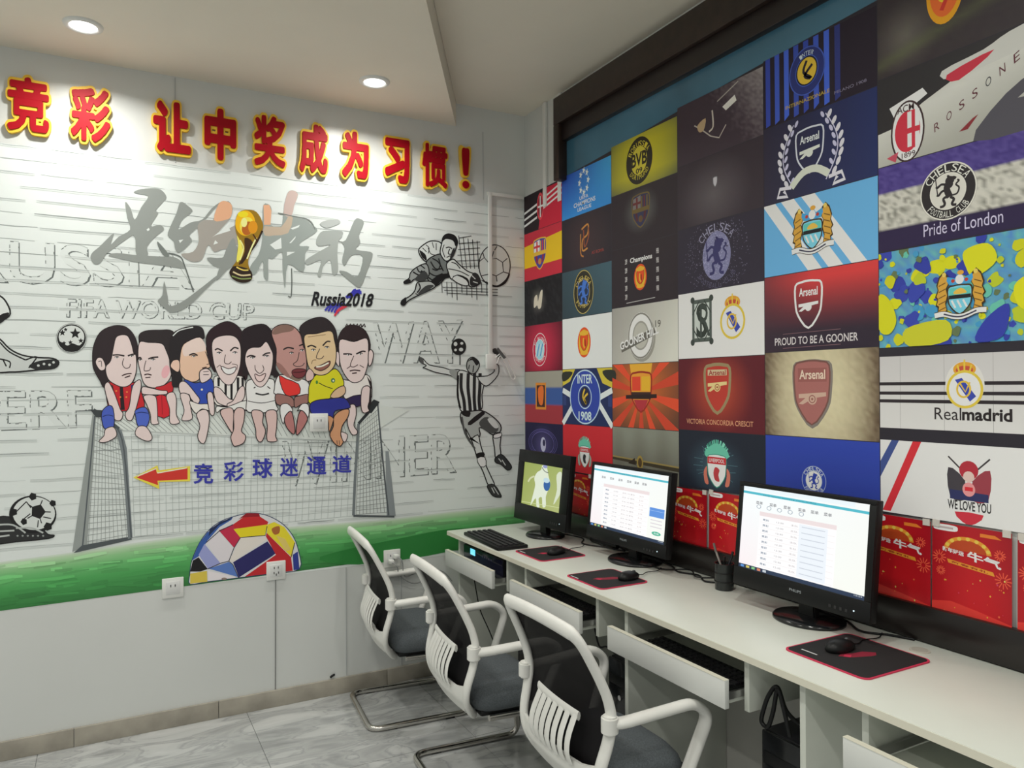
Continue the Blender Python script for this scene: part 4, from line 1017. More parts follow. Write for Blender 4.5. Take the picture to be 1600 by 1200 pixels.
# 8: short spiky hair, pale shirt
q = fig(6); q.crop(420, 490, 5.455)
q.poly([(600, 560), (680, 570), (830, 520), (870, 600), (860, 740), (740, 760), (640, 720)], '#dad2ce', 3, OUT, 1.3).poly([(650, 730), (790, 690), (790, 780), (700, 790)], '#2a1f48', 2, OUT, 1.2)
q.poly([(580, 300), (590, 200), (630, 130), (690, 98), (760, 110), (820, 150), (855, 230), (860, 300), (835, 330), (830, 210), (720, 235), (610, 215), (600, 320), (595, 420), (575, 400)], '#2c2023', 2, OUT, 1.3)
for a in range(6): q.line([(650+a*28, 115), (660+a*30, 90), (672+a*29, 118)], 2.4, '#2c2023', 0)
q.poly([(602, 225), (720, 240), (830, 212), (845, 330), (840, 430), (800, 550), (740, 588), (680, 570), (620, 480), (598, 380)], SK, 4, OUT, 1.3)
q.poly([(845, 330), (870, 310), (888, 350), (870, 430), (845, 440)], SK, 4, OUT, 1.4).poly([(595, 340), (570, 330), (562, 400), (595, 450)], SK, 4, OUT, 1.2)
face(q, [[(630, 345), (680, 345), (705, 350)], [(740, 345), (790, 322), (820, 325)]], [(672, 352), (775, 345)], [[(720, 360), (690, 440), (720, 455), (755, 435)], [(660, 470), (690, 450)], [(770, 440), (805, 460)]], [[(685, 490), (725, 482), (775, 488)], [(705, 510), (745, 505)]])
q.poly([(790, 640), (850, 620), (865, 700), (840, 790), (850, 830), (800, 845), (780, 780)], SK, 4, OUT, 1.4).poly([(680, 790), (730, 780), (740, 860), (720, 950), (750, 1000), (740, 1030), (700, 1025), (665, 930)], SK, 4, OUT, 1.3).poly([(830, 530), (870, 590), (868, 770), (845, 780), (858, 620)], OUT, 0)
q.build('cartoon_player', M_INK_A, mural, 'cartoon player with short spiky hair and pale shirt')

# ---- line-art footballers, boots and balls
INKB = '#1b1b1c'
def pent(c, r, rot=0): return [(c[0]+r*math.cos(math.radians(a*72+rot-90)), c[1]+r*math.sin(math.radians(a*72+rot-90))) for a in range(5)]
q = Print(on_back, .0022); q.crop(610, 350, 8)
NET = []
for k in range(5): NET.append([(850+k*60-(k*2), 150-abs(k-1)*4+k*18), (900+k*50, 560)])
for k in range(6): NET.append([(860-k*8, 175+k*72), (1010+min(k, 1)*110, 150+k*75)])
for k in range(11): NET.append([(640+k*62, 715+(k % 3)*8), (645+k*62, 860+(k % 4)*30)])
for k in range(3): NET.append([(640+k*30, 790+k*45-k*8), (1340, 820+k*45-k*8)])
q.lines(NET, 1.0, '#2a2a2c')
q.ell((1300, 520), 195, 258, '#c2c6c4', 36).ring((1300, 520), 195, 258, 1.6, '#303032')
q.poly([(1130, 700), (1220, 730), (1330, 770), (1440, 690), (1480, 620), (1490, 640), (1440, 740), (1340, 790), (1240, 770)], INKB, 3)
for s_ in ([(1110, 470), (1170, 420), (1230, 490)], [(1290, 340), (1260, 440), (1320, 430), (1400, 480), (1460, 430)], [(1400, 480), (1410, 600), (1320, 650), (1230, 620)], [(1410, 600), (1480, 620)], [(1320, 650), (1330, 720)], [(1300, 330), (1330, 280)], [(1170, 420), (1150, 350)], [(1130, 650), (1220, 630)]): q.line(s_, 1.5, '#38383a', 0)
q.poly([(350, 330), (400, 270), (500, 215), (620, 230), (650, 320), (590, 400), (540, 420), (450, 470), (380, 410)], '#c6cbc9', 4, INKB, 1.8).poly([(360, 330), (400, 350), (440, 390), (450, 460), (390, 410)], INKB, 3)
for s_ in ([(440, 260), (480, 300), (470, 370)], [(520, 230), (540, 300)], [(570, 240), (570, 330)], [(400, 300), (450, 350)], [(470, 300), (500, 370), (560, 390)]): q.line(s_, 1.2, INKB)
q.poly([(450, 470), (540, 400), (640, 380), (700, 470), (720, 600), (660, 700), (560, 780), (480, 720), (440, 600)], '#6c7170', 4, INKB, 1.8)
for s_ in ([(500, 470), (560, 560), (640, 560)], [(470, 600), (560, 650), (650, 620)], [(520, 430), (600, 480), (660, 590)], [(460, 660), (560, 720), (650, 690)], [(600, 430), (620, 520), (580, 580), (520, 560)]): q.line(s_, 2.0, INKB)
q.poly([(650, 700), (560, 780), (500, 720), (600, 640), (720, 620), (760, 660)], INKB, 3)
q.poly([(640, 240), (660, 160), (720, 125), (800, 150), (835, 220), (820, 290), (780, 400), (720, 460), (670, 450), (620, 360)], '#c9cecc', 4, INKB, 1.8).poly([(640, 230), (660, 160), (720, 128), (800, 150), (835, 225), (810, 280), (780, 210), (690, 190)], INKB, 3).line([(690, 300), (730, 290), (770, 310)], 1.8, INKB).line([(740, 310), (720, 370), (760, 380)], 1.5, INKB).line([(700, 420), (740, 400), (770, 410)], 1.5, INKB).poly([(770, 330), (800, 300), (790, 390), (740, 440)], '#2a2a2c', 3).line([(670, 260), (650, 330), (680, 420)], 1.3, INKB)
q.poly([(700, 500), (780, 440), (850, 500), (960, 590), (1080, 640), (1120, 720), (1080, 770), (990, 780), (960, 690), (840, 640), (760, 690), (720, 600)], '#c9cecc', 4, INKB, 1.8).poly([(770, 690), (830, 640), (950, 700), (970, 770), (880, 760)], '#cdd2d0', 2, INKB, 1.5).poly([(990, 690), (1040, 610), (1100, 640), (1130, 740), (1060, 770), (1000, 770)], '#2c2c2e', 4).line([(1010, 640), (1060, 690)], 1.5, '#c0c4c2').line([(1030, 720), (1090, 740)], 1.5, '#c0c4c2').line([(760, 480), (820, 500), (870, 560)], 1.6, INKB).line([(720, 560), (860, 590), (980, 650)], 1.4, INKB)
q.poly([(450, 500), (330, 540), (250, 610), (230, 680), (170, 720), (180, 745), (250, 730), (300, 690), (400, 680), (480, 640)], '#8d9291', 4, INKB, 1.8).poly([(170, 715), (240, 690), (250, 730), (185, 748)], INKB, 2).line([(280, 600), (360, 640), (390, 580)], 2.2, INKB).line([(330, 550), (360, 600), (430, 590)], 2.0, INKB).line([(380, 520), (430, 560)], 1.8, INKB).poly([(300, 690), (420, 590), (470, 660), (400, 720)], '#3a3c3c', 3)
q.poly([(500, 720), (560, 780), (460, 840), (330, 900), (220, 960), (170, 1015), (130, 1000), (150, 950), (230, 910), (300, 840), (330, 740), (400, 720)], '#a5aaa8', 4, INKB, 1.9).poly([(130, 970), (190, 915), (195, 985), (165, 1020), (135, 1010)], INKB, 3).poly([(340, 870), (430, 780), (500, 760), (540, 780), (400, 870)], '#3a3c3c', 2).line([(350, 740), (370, 800), (330, 860)], 2.2, INKB).line([(310, 870), (350, 890)], 1.5, INKB)
q.build('goalkeeper_drawing', M_INK_A, mural, 'black ink drawing of a diving goalkeeper and ball')

q = Print(on_back, .0022); q.crop(640, 530, 4.617)
LG = '#c4c9c7'
q.ell((353, 55), 54, 60, INKB, 30).ell((330, 35), 14, 16, LG, 8).ell((370, 75), 16, 14, LG, 8).ell((330, 78), 10, 10, LG, 8).ell((375, 30), 12, 10, LG, 8).line([(362, 110), (362, 185)], 1.6, INKB)
q.poly([(70, 135), (95, 140), (140, 185), (240, 205), (290, 220), (370, 225), (350, 290), (290, 260), (190, 240), (110, 210), (95, 205), (120, 190), (75, 165)], LG, 3, INKB, 1.5).poly([(70, 135), (95, 138), (100, 175), (75, 168)], '#4a4c4c', 2).poly([(285, 220), (345, 225), (345, 290), (300, 265)], '#8e9391', 2)
q.poly([(345, 240), (400, 230), (470, 270), (540, 280), (520, 400), (520, 500), (440, 545), (365, 510), (350, 400)], LG, 3, INKB, 1.6)
for a, b in ((380, 385), (430, 425), (475, 460), (515, 495)): q.line([(a-8, 245), (a-10, 350), (b+5, 440), (b+12, 520)], 5.0, '#232425')
q.line([(350, 260), (345, 400), (365, 500)], 3, INKB)
q.poly([(490, 275), (560, 265), (610, 230), (600, 180), (640, 190), (635, 260), (570, 330), (530, 330)], LG, 3, INKB, 1.5).poly([(590, 80), (620, 65), (650, 100), (650, 140), (615, 110)], '#3a3c3c', 3)
q.poly([(410, 200), (420, 150), (455, 130), (495, 160), (500, 200), (470, 245), (430, 240)], '#9a9f9d', 4, INKB, 1.6).poly([(415, 165), (455, 132), (498, 165), (480, 190), (450, 150)], INKB, 3).line([(430, 185), (425, 215)], 1.4, INKB).line([(460, 190), (455, 240)], 1.6, INKB)
q.poly([(370, 530), (440, 520), (520, 515), (600, 560), (655, 620), (650, 670), (600, 690), (540, 650), (500, 640), (505, 700), (430, 720), (390, 640), (370, 590)], '#a2a7a5', 3, INKB, 1.8).poly([(420, 600), (520, 520), (540, 540), (440, 620)], INKB, 2).poly([(500, 600), (560, 560), (640, 640), (600, 680), (530, 650)], '#4a4d4c', 3).poly([(560, 580), (600, 570), (640, 630), (610, 640)], LG, 3).poly([(370, 520), (435, 515), (430, 560), (385, 550)], INKB, 2)
q.poly([(400, 640), (430, 720), (490, 690), (510, 760), (530, 830), (545, 900), (590, 1000), (610, 1050), (570, 1060), (530, 960), (490, 870), (450, 740)], LG, 3, INKB, 1.7).poly([(480, 825), (535, 815), (535, 850), (485, 855)], INKB, 2).poly([(485, 860), (540, 850), (550, 910), (510, 920)], '#dfe2e1', 2, INKB, 1.2).poly([(560, 1055), (610, 1050), (660, 1130), (640, 1140), (600, 1130), (570, 1090)], '#3a3c3c', 3, INKB, 1.4).line([(590, 1070), (610, 1110)], 1.4, LG).line([(605, 1065), (640, 1120)], 1.2, LG).line([(375, 560), (400, 680), (470, 790)], 3, '#4a4c4c')
q.poly([(600, 690), (655, 680), (650, 770), (655, 830), (620, 860), (610, 780)], LG, 3, INKB, 1.7).poly([(605, 690), (660, 675), (655, 705), (610, 715)], '#dfe2e1', 2, INKB, 1.2).poly([(615, 860), (660, 830), (710, 880), (735, 925), (705, 945), (660, 905), (620, 890)], '#333536', 3, INKB, 1.4).line([(640, 860), (660, 885)], 1.4, LG).line([(665, 870), (690, 910)], 1.4, LG)
q.build('striker_drawing', M_INK_A, mural, 'black ink drawing of a leaping player in striped shirt')

q = Print(on_back, .0022); q.crop(0, 300, 4)
q.ell((447, 913), 96, 92, INKB, 32).ring((447, 913), 92, 88, 1.2, '#b8bdbb').ell((447, 905), 80, 70, '#c6cbc9', 28)
for c, r in (((390, 880), 22), ((470, 885), 36), ((440, 940), 16), ((505, 930), 18), ((410, 860), 14), ((400, 945), 15)): q.poly([x for a in range(5) for x in ((c[0]+r*math.cos(math.radians(72*a-90)), c[1]+r*math.sin(math.radians(72*a-90))), (c[0]+r*.45*math.cos(math.radians(72*a-54)), c[1]+r*.45*math.sin(math.radians(72*a-54))))], INKB)
q.poly([(365, 930), (420, 960), (450, 945), (500, 960), (530, 930), (500, 985), (447, 1000), (395, 985)], INKB, 3)
q.build('star_ball_drawing', M_INK_A, mural, 'small black ink football with stars')
q = Print(on_back, .0022); q.crop(0, 300, 4)
q.poly([(-60, 640), (0, 650), (40, 690), (65, 760), (20, 800), (-60, 830)], '#c9cecc', 3, INKB, 2.6).poly([(0, 770), (60, 755), (20, 810), (-30, 830)], INKB, 3)
q.poly([(-60, 900), (0, 920), (60, 980), (140, 1020), (240, 1035), (330, 1040), (368, 1065), (340, 1100), (250, 1110), (160, 1120), (60, 1125), (-60, 1110)], '#b9bebc', 3, INKB, 2.4)
for s_ in ([(0, 940), (60, 1000), (160, 1050)], [(-20, 1040), (60, 1060), (60, 1100)], [(160, 1050), (230, 1030), (180, 1100)], [(20, 1050), (40, 1090)]): q.line(s_, 2.2, INKB)
q.poly([(180, 1090), (230, 1060), (330, 1045), (366, 1065), (335, 1100), (240, 1112)], '#242526', 3)
for c in ((240, 1085), (275, 1075), (310, 1080), (335, 1065)): q.ell(c, 9, 8, '#b9bebc', 8)
q.build('boot_drawing', M_INK_A, mural, 'black ink drawing of a leg and football boot')
q = Print(on_back, .0022); q.crop(0, 600, 4)
q.poly([(-40, 850), (60, 830), (180, 890), (250, 895), (300, 940), (340, 945), (300, 965), (100, 985), (-40, 990)], '#2a2b2c', 3, INKB, 2)
q.ell((205, 815), 148, 118, INKB, 36).ell((212, 808), 132, 104, '#c6cbc9', 32)
q.poly(pent((238, 797), 48, 20), INKB)
for a in range(5):
    an = math.radians(a*72+20-90); q.line([(238+46*math.cos(an), 797+46*math.sin(an)), (238+80*math.cos(an), 797+76*math.sin(an))], 1.6, INKB)
for c, r in (((85, 800), 26), ((205, 703), 26), ((330, 745), 22), ((300, 890), 28), ((150, 860), 22)): q.poly(pent(c, r, 50), INKB)
q.line([(165, 735), (195, 775)], 1.6, INKB).line([(165, 735), (100, 800)], 1.6, INKB).line([(140, 850), (190, 810)], 1.6, INKB).line([(240, 850), (235, 895)], 1.6, INKB).line([(270, 830), (320, 840)], 1.6, INKB)
for s_ in ([(-20, 880), (80, 880), (160, 930)], [(0, 920), (90, 915)], [(100, 900), (200, 900), (270, 930)], [(-20, 955), (60, 945)]): q.line(s_, 2.6, '#a9aeac')
for k in range(6): q.ell((110+k*32, 948), 7, 6, '#8a8f8d', 8)
q.build('boot_and_ball_drawing', M_INK_A, mural, 'black ink drawing of a boot on a football')

# ---- ball in national colours
q = Print(on_back, .0026); q.crop(280, 780, 7.619)
def clipb(P): return P
out = [(130, 1010), (125, 900), (150, 730), (240, 520), (360, 360), (500, 260), (650, 205), (800, 170), (950, 170), (1100, 215), (1250, 310), (1360, 450), (1420, 620), (1430, 830), (1130, 880), (700, 935), (340, 980)]
q.poly(out, '#c8c9cc', 3, '#2a3a5a', 1.2)
q.poly([(150, 730), (240, 520), (330, 400), (480, 275), (640, 210), (620, 245), (480, 330), (330, 500), (230, 680)], '#35569a', 0).poly([(360, 360), (500, 265), (640, 212), (600, 245), (470, 310), (350, 440)], '#1d2a4e', 0)
q.poly([(130, 860), (160, 730), (230, 690), (340, 830), (250, 860)], '#17151a', 0).poly([(130, 885), (330, 850), (335, 980), (130, 1005)], '#c9b44a', 0)
q.poly([(230, 660), (300, 530), (390, 640), (490, 760), (340, 825)], '#8e94c4', 0).poly([(320, 510), (470, 380), (650, 590), (590, 730), (490, 760)], '#cfcacf', 0).poly([(470, 370), (640, 300), (730, 450), (650, 575)], '#b52a48', 0)
q.poly([(640, 300), (760, 215), (950, 200), (1060, 270), (1040, 320), (660, 350)], '#b8272b', 0).poly([(700, 240), (800, 165), (950, 170), (960, 205), (760, 215)], '#8a1a24', 0).poly([(645, 355), (1050, 300), (1020, 430), (730, 460)], '#d6c525', 0)
q.poly([(730, 460), (1020, 430), (1040, 480), (640, 750), (590, 740)], '#d2ccc6', 0).poly([(640, 750), (1050, 500), (1150, 640), (1100, 680), (710, 930)], '#28265c', 0).poly([(1040, 400), (1330, 690), (1350, 850), (780, 920), (1150, 660), (1030, 440)], '#b3262c', 0)
q.poly([(1050, 300), (1130, 270), (1250, 330), (1375, 510), (1340, 690), (1040, 400)], '#d8c832', 0).poly([(1100, 350), (1190, 320), (1190, 400), (1130, 420)], '#a06030', 3).poly([(1150, 430), (1260, 470), (1330, 600), (1270, 620)], '#d0bb66', 0)
q.poly([(350, 825), (590, 745), (640, 780), (700, 925)], '#5473b4', 0).poly([(340, 850), (690, 930), (345, 975)], '#d6d0d4', 0).ell((535, 945), 34, 14, '#8a7a72', 10)
q.poly([(1350, 660), (1410, 620), (1430, 830), (1360, 845)], '#2f3a86', 0)
for s_ in ([(590, 735), (650, 580), (730, 455), (1025, 430), (1045, 320)], [(340, 828), (490, 762), (590, 735), (640, 780), (705, 930)], [(320, 515), (480, 375), (640, 300)], [(1330, 690), (1375, 515)]): q.line(s_, 1.2, '#2a2a38', 0)
q.build('flag_ball', M_INK_A, mural, 'football made of national flag colours half below the mural edge')

# ------------------------------------------------------------------ football club picture collage over the window
collage = tag(empty('club_collage', (0, -1.3, 1.05)), 'large printed collage of football club pictures hanging over the window', 'wall hanging')
CY = [-.004, -.389, -.808, -1.254, -1.700, -2.138, -2.600, -3.05]
CZ_ = {0: [2.500, 2.296, 2.037, 1.795, 1.548, 1.275, 1.045], 1: [2.512, 2.292, 2.034, 1.802, 1.551, 1.281, 1.050],
       2: [2.545, 2.318, 2.075, 1.815, 1.563, 1.285, 1.062], 3: [2.575, 2.335, 2.085, 1.829, 1.571, 1.292, 1.072],
       4: [2.590, 2.350, 2.085, 1.837, 1.578, 1.295, 1.085], 5: [2.610, 2.362, 2.103, 1.855, 1.566, 1.318, 1.092], 6: [2.625, 2.37, 2.11, 1.86, 1.57, 1.32, 1.095]}
# the dark sheet that carries the pictures, hanging with slight ripples
v, f = [], []; nn = 40
for i in range(nn+1):
    y = CY[0]+(CY[-1]-CY[0])*i/nn; zt = float(np.interp(-y, [-c for c in CY[:8]], [2.50, 2.508, 2.53, 2.562, 2.585, 2.603, 2.62, 2.63])); zb = float(np.interp(-y, [0, .4, 1.2, 2.2, 3.1], [1.04, 1.045, 1.062, 1.09, 1.10]))
    for x, z in ((-.0075, zt), (-.0075, zb), (-.0065, zb), (-.0065, zt)): v.append((x, y, z))
for i in range(nn):
    for k in range(4): f.append((i*4+k, i*4+(k+1) % 4, (i+1)*4+(k+1) % 4, (i+1)*4+k))
f += [(0, 1, 2, 3), (nn*4+3, nn*4+2, nn*4+1, nn*4)]
o = mesh_obj('carrier_sheet', v, f, mat('collage_dark_sheet', (.022, .018, .030), .55), collage); o.matrix_parent_inverse = Matrix.Translation(-Vector(collage.location))
TILES = []
class Tile(Print):
    def __init__(s, c, r, gap=.0012, z1=None, z0=None):
        y0, y1 = CY[c], CY[c+1]; zt, zb = CZ_[c][r] if z1 is None else z1, CZ_[c][r+1] if z0 is None else z0
        s.h = zt-zb-2*gap; s.w = y0-y1-2*gap; s.A = s.w/s.h
        # neighbouring columns meet on a slant: follow the next column's row line at the right edge
        def to3(u, v_, l):
            a = u/s.A
            return (-.0078-l, y0-gap-a*s.w, zt-gap-v_*s.h)
        Print.__init__(s, to3, 0.0, 1/ILL_B); s.c, s.r = c, r
    def grid(s, fn, nx=24, ny=16, x0=0, x1=None, y0=0, y1=1):
        """background with a smoothly varying printed colour"""
        x1 = s.A if x1 is None else x1; s.up(); P, C, Fs = [], [], []
        for j in range(ny+1):
            for i in range(nx+1):
                u, w = x0+(x1-x0)*i/nx, y0+(y1-y0)*j/ny; P.append((u, w)); c = fn(u, w); C.append(hx(c, s.g) if isinstance(c, str) else tuple(c))
        for j in range(ny):
            for i in range(nx): a = j*(nx+1)+i; Fs.append((a, a+1, a+nx+2, a+nx+1))
        s.raw(P, Fs, C); return s
    def fill(s, c): return s.poly([(0, 0), (s.A, 0), (s.A, 1), (0, 1)], c)
    def rect(s, x0, y0, x1, y1, c): return s.poly([(x0, y0), (x1, y0), (x1, y1), (x0, y1)], c)
    def clip(s, P):
        """keep a polygon inside the picture"""
        for ax, lim, sg in ((0, 0, 1), (0, s.A, -1), (1, 0, 1), (1, 1, -1)):
            out = []
            for i in range(len(P)):
                a, b = P[i-1], P[i]; da, db = (a[ax]-lim)*sg, (b[ax]-lim)*sg
                if (da >= 0) != (db >= 0):
                    t = da/(da-db); out.append((a[0]+(b[0]-a[0])*t, a[1]+(b[1]-a[1])*t))
                if db >= 0: out.append(b)
            P = out
            if len(P) < 3: return None
        return P
    def cpoly(s, P, c):
        P = s.clip([tuple(q) for q in P])
        if P: s.poly(P, c)
        return s
    def done(s, label): 
        o = s.build('picture_panel', M_INK_B, collage, label); TILES.append(o); return o
def mixc(a, b, t):
    t = min(1, max(0, t)); A_ = [int(a[i:i+2], 16) for i in (1, 3, 5)]; B_ = [int(b[i:i+2], 16) for i in (1, 3, 5)]
    return '#%02x%02x%02x' % tuple(int(round(x+(y-x)*t)) for x, y in zip(A_, B_))
def vign(t, cin, cout, cx=None, cy=.5, r=.8, pw=1.5, nz=0, seed=1):
    cx = t.A/2 if cx is None else cx; R = random.Random(seed)
    t.grid(lambda u, w: mixc(mixc(cin, cout, (math.hypot((u-cx)/t.A*1.5, w-cy)/r)**pw), '#000000' if R.random() < .5 else '#ffffff', R.random()*nz)); return t
LION = [(-.05, -.5), (.1, -.48), (.18, -.38), (.1, -.3), (.2, -.2), (.35, -.3), (.42, -.25), (.3, -.12), (.15, -.08), (.2, .05), (.38, .1), (.45, .25), (.35, .3), (.3, .2), (.15, .2), (.2, .38), (.3, .48), (.05, .48), (0, .3), (-.1, .25), (-.25, .48), (-.4, .48), (-.3, .35), (-.2, .1), (-.25, -.05), (-.42, 0), (-.45, -.1), (-.25, -.2), (-.4, -.3), (-.3, -.35), (-.15, -.28), (-.2, -.4)]
def lion(t, c, s, col):
    def L(pts, w): t.line([(c[0]+x*s, c[1]+y*s) for x, y in pts], w*s, col, 4)
    L([(.04, -.30), (-.03, -.12), (.0, .04), (.07, .20)], .21); t.ell((c[0]+.07*s, c[1]-.33*s), .15*s, .14*s, col, 18).ell((c[0]+.03*s, c[1]-.20*s), .15*s, .13*s, col, 16)
    L([(.10, -.40), (.20, -.40), (.27, -.35)], .09); L([(.02, -.42), (.0, -.50), (.06, -.46)], .05)
    L([(-.02, -.20), (-.20, -.26), (-.34, -.18), (-.38, -.22)], .075); L([(-.04, -.06), (-.20, -.02), (-.30, .08), (-.36, .05)], .075)
    L([(.04, .16), (-.14, .22), (-.10, .38), (-.14, .46), (-.26, .47)], .085); L([(.08, .20), (.20, .30), (.14, .42), (.18, .48), (.28, .49)], .085)
    L([(.10, .16), (.30, .14), (.37, -.04), (.27, -.16), (.37, -.26), (.31, -.30)], .055); L([(-.40, -.46), (-.33, .12)], .035)
    return t
def cannon(t, c, s, col, hub=None):
    t.poly([(c[0]-.5*s, c[1]-.10*s), (c[0]+.5*s, c[1]-.16*s), (c[0]+.5*s, c[1]-.04*s), (c[0]+.05*s, c[1]+.02*s), (c[0]-.35*s, c[1]+.22*s), (c[0]-.5*s, c[1]+.2*s), (c[0]-.25*s, c[1]+.02*s), (c[0]-.5*s, c[1]+.03*s)], col)
    t.ell((c[0], c[1]+.05*s), .17*s, .17*s, col, 20)
    if hub: t.ring((c[0], c[1]+.05*s), .11*s, .11*s, .03*s, hub, 16).ell((c[0], c[1]+.05*s), .04*s, .04*s, hub, 10)
    return t
def shield_pts(c, w, h, n=6):
    x, y = c
    return catmull([(x-w/2, y-h*.42), (x-w*.25, y-h*.485), (x, y-h*.5), (x+w*.25, y-h*.485), (x+w/2, y-h*.42), (x+w*.5, y-h*.05), (x+w*.40, y+h*.22), (x, y+h*.5), (x-w*.40, y+h*.22), (x-w*.5, y-h*.05)], 3, True)
def shield(t, c, w, h, fill, line=None, lw=.02):
    P = shield_pts(c, w, h)
    if fill: t.poly(P, fill)
    if line: t._line([t.m(q) for q in list(P)+[P[0]]], lw, line)
    return t
def roundel(t, c, r, outer, inner, edge, top=None, bot=None, tcol='#e8e8e8', ri=.62, th=.26, ry=1.0):
    t.ell(c, r, r*ry, outer, 40).ring(c, r*.97, r*.97*ry, r*.05, edge, 40).ell(c, r*ri, r*ri*ry, inner, 36).ring(c, r*ri, r*ri*ry, r*.04, edge, 36)
    if top: t.arc_text(top, c, r*(1+ri)/2*.985, 155, 25, r*th, tcol)
    if bot: t.arc_text(bot, c, r*(1+ri)/2*.985, 215, 325, r*th*.85, tcol)
    return t
def arsenal_crest(t, c, w, h, fill, line, gun, txtc, lw=.018, name=True):
    shield(t, c, w, h, fill, line, lw)
    if name: t.text('Arsenal', (c[0]-w*.36, c[1]-h*.36, c[0]+w*.36, c[1]-h*.18), txtc, .02)
    cannon(t, (c[0], c[1]+h*.03), w*.76, gun, fill); return t
def city_crest(t, c, s):
    X, Y = c; D = '#3a2c18'
    for sg in (-1, 1):
        body = [(.24, -.40), (.34, -.50), (.44, -.40), (.50, -.22), (.47, -.12), (.53, .02), (.48, .08), (.52, .22), (.46, .26), (.48, .38), (.36, .42), (.26, .36), (.30, .20), (.24, .02), (.28, -.14), (.22, -.24)]
        P = [(X+sg*a*s, Y+b*s) for a, b in body]; t.poly(P, D); t.poly([(X+sg*(.37+(a-.37)*.80)*s, Y+(-.04+(b+.04)*.90)*s) for a, b in body], '#c0923a')
        for k in range(5): t.line([(X+sg*.30*s, Y+(-.26+.13*k)*s), (X+sg*.45*s, Y+(-.20+.13*k)*s)], .022*s, '#6e4e20', 0)
        t.ell((X+sg*.33*s, Y-.43*s), .045*s, .05*s, '#d8b45a', 10)
    t.poly([(X-.22*s, Y-.20*s), (X-.26*s, Y-.38*s), (X-.10*s, Y-.33*s), (X, Y-.48*s), (X+.10*s, Y-.33*s), (X+.26*s, Y-.40*s), (X+.22*s, Y-.20*s)], '#3f8fc0', 2).ell((X, Y-.30*s), .09*s, .10*s, '#d8dce0', 14).ell((X+.02*s, Y-.44*s), .07*s, .05*s, '#c8943a', 12).ell((X-.14*s, Y-.28*s), .04*s, .04*s, '#a8382e', 8).ell((X+.14*s, Y-.28*s), .04*s, .04*s, '#a8382e', 8)
    t.poly(shield_pts((X, Y+.12*s), .52*s, .64*s), D); t.poly(shield_pts((X, Y+.12*s), .46*s, .58*s), '#6fb8d4')
    t.poly([(X-.22*s, Y-.13*s), (X+.22*s, Y-.13*s), (X+.22*s, Y+.02*s), (X-.22*s, Y+.02*s)], '#58b0a8').poly([(X-.12*s, Y), (X-.10*s, Y-.07*s), (X+.02*s, Y-.12*s), (X+.12*s, Y-.06*s), (X+.13*s, Y)], '#d0a848', 2)
    t.poly([(X-.23*s, Y+.02*s), (X+.23*s, Y+.02*s), (X+.23*s, Y+.10*s), (X-.23*s, Y+.10*s)], '#1c1e22')
    for k in (-.12, 0, .12): t.line([(X+k*s-.05*s, Y+.13*s), (X+k*s+.03*s, Y+.29*s)], .04*s, '#e8eef0', 0)
    rb = [(X-.54*s, Y+.42*s), (X-.34*s, Y+.40*s), (X-.15*s, Y+.46*s), (X, Y+.48*s), (X+.15*s, Y+.45*s), (X+.34*s, Y+.38*s), (X+.54*s, Y+.38*s)]
    t.line(rb, .13*s, D).line(rb, .105*s, '#e6e6e0').line(rb[1:-1], .03*s, '#34344a')
    return t
def utd_crest(t, c, s, a='#c8481e', b='#e0a030', d='#5a1a10'):
    t.ell(c, .40*s, .52*s, a, 28).ell(c, .33*s, .44*s, b, 26)
    shield(t, (c[0], c[1]+.01*s), .46*s, .56*s, a, d, .02*s)
    t.ell((c[0], c[1]-.32*s), .28*s, .09*s, b, 14).ell((c[0], c[1]+.36*s), .24*s, .08*s, b, 14)
    t.line([(c[0]-.03*s, c[1]-.15*s), (c[0]-.05*s, c[1]+.05*s), (c[0]+.03*s, c[1]+.20*s)], .07*s, b).line([(c[0]+.06*s, c[1]-.1*s), (c[0]+.08*s, c[1]+.14*s)], .04*s, d)
    return t
def real_crest(t, c, s):
    t.ell((c[0], c[1]-.46*s), .26*s, .17*s, '#c89030', 22).ell((c[0], c[1]-.44*s), .20*s, .10*s, '#b04838', 18).line([(c[0], c[1]-.68*s), (c[0], c[1]-.28*s)], .04*s, '#d8b040', 0)
    for k in (-.16, .16): t.line([(c[0]+k*s, c[1]-.56*s), (c[0]+k*.6*s, c[1]-.32*s)], .04*s, '#d8b040', 0)
    t.ell(c, .42*s, .44*s, '#c8b040', 30).ell(c, .36*s, .38*s, '#e8e6dc', 28).poly([(c[0]-.22*s, c[1]-.22*s), (c[0]-.06*s, c[1]-.26*s), (c[0]+.26*s, c[1]+.16*s), (c[0]+.12*s, c[1]+.28*s)], '#33419a', 0)
    t.ring((c[0]-.02*s, c[1]), .15*s, .18*s, .045*s, '#c8a840', 20).line([(c[0]-.12*s, c[1]-.16*s), (c[0]+.02*s, c[1]+.06*s), (c[0]+.12*s, c[1]-.16*s)], .04*s, '#c8a840', 0)
    return t
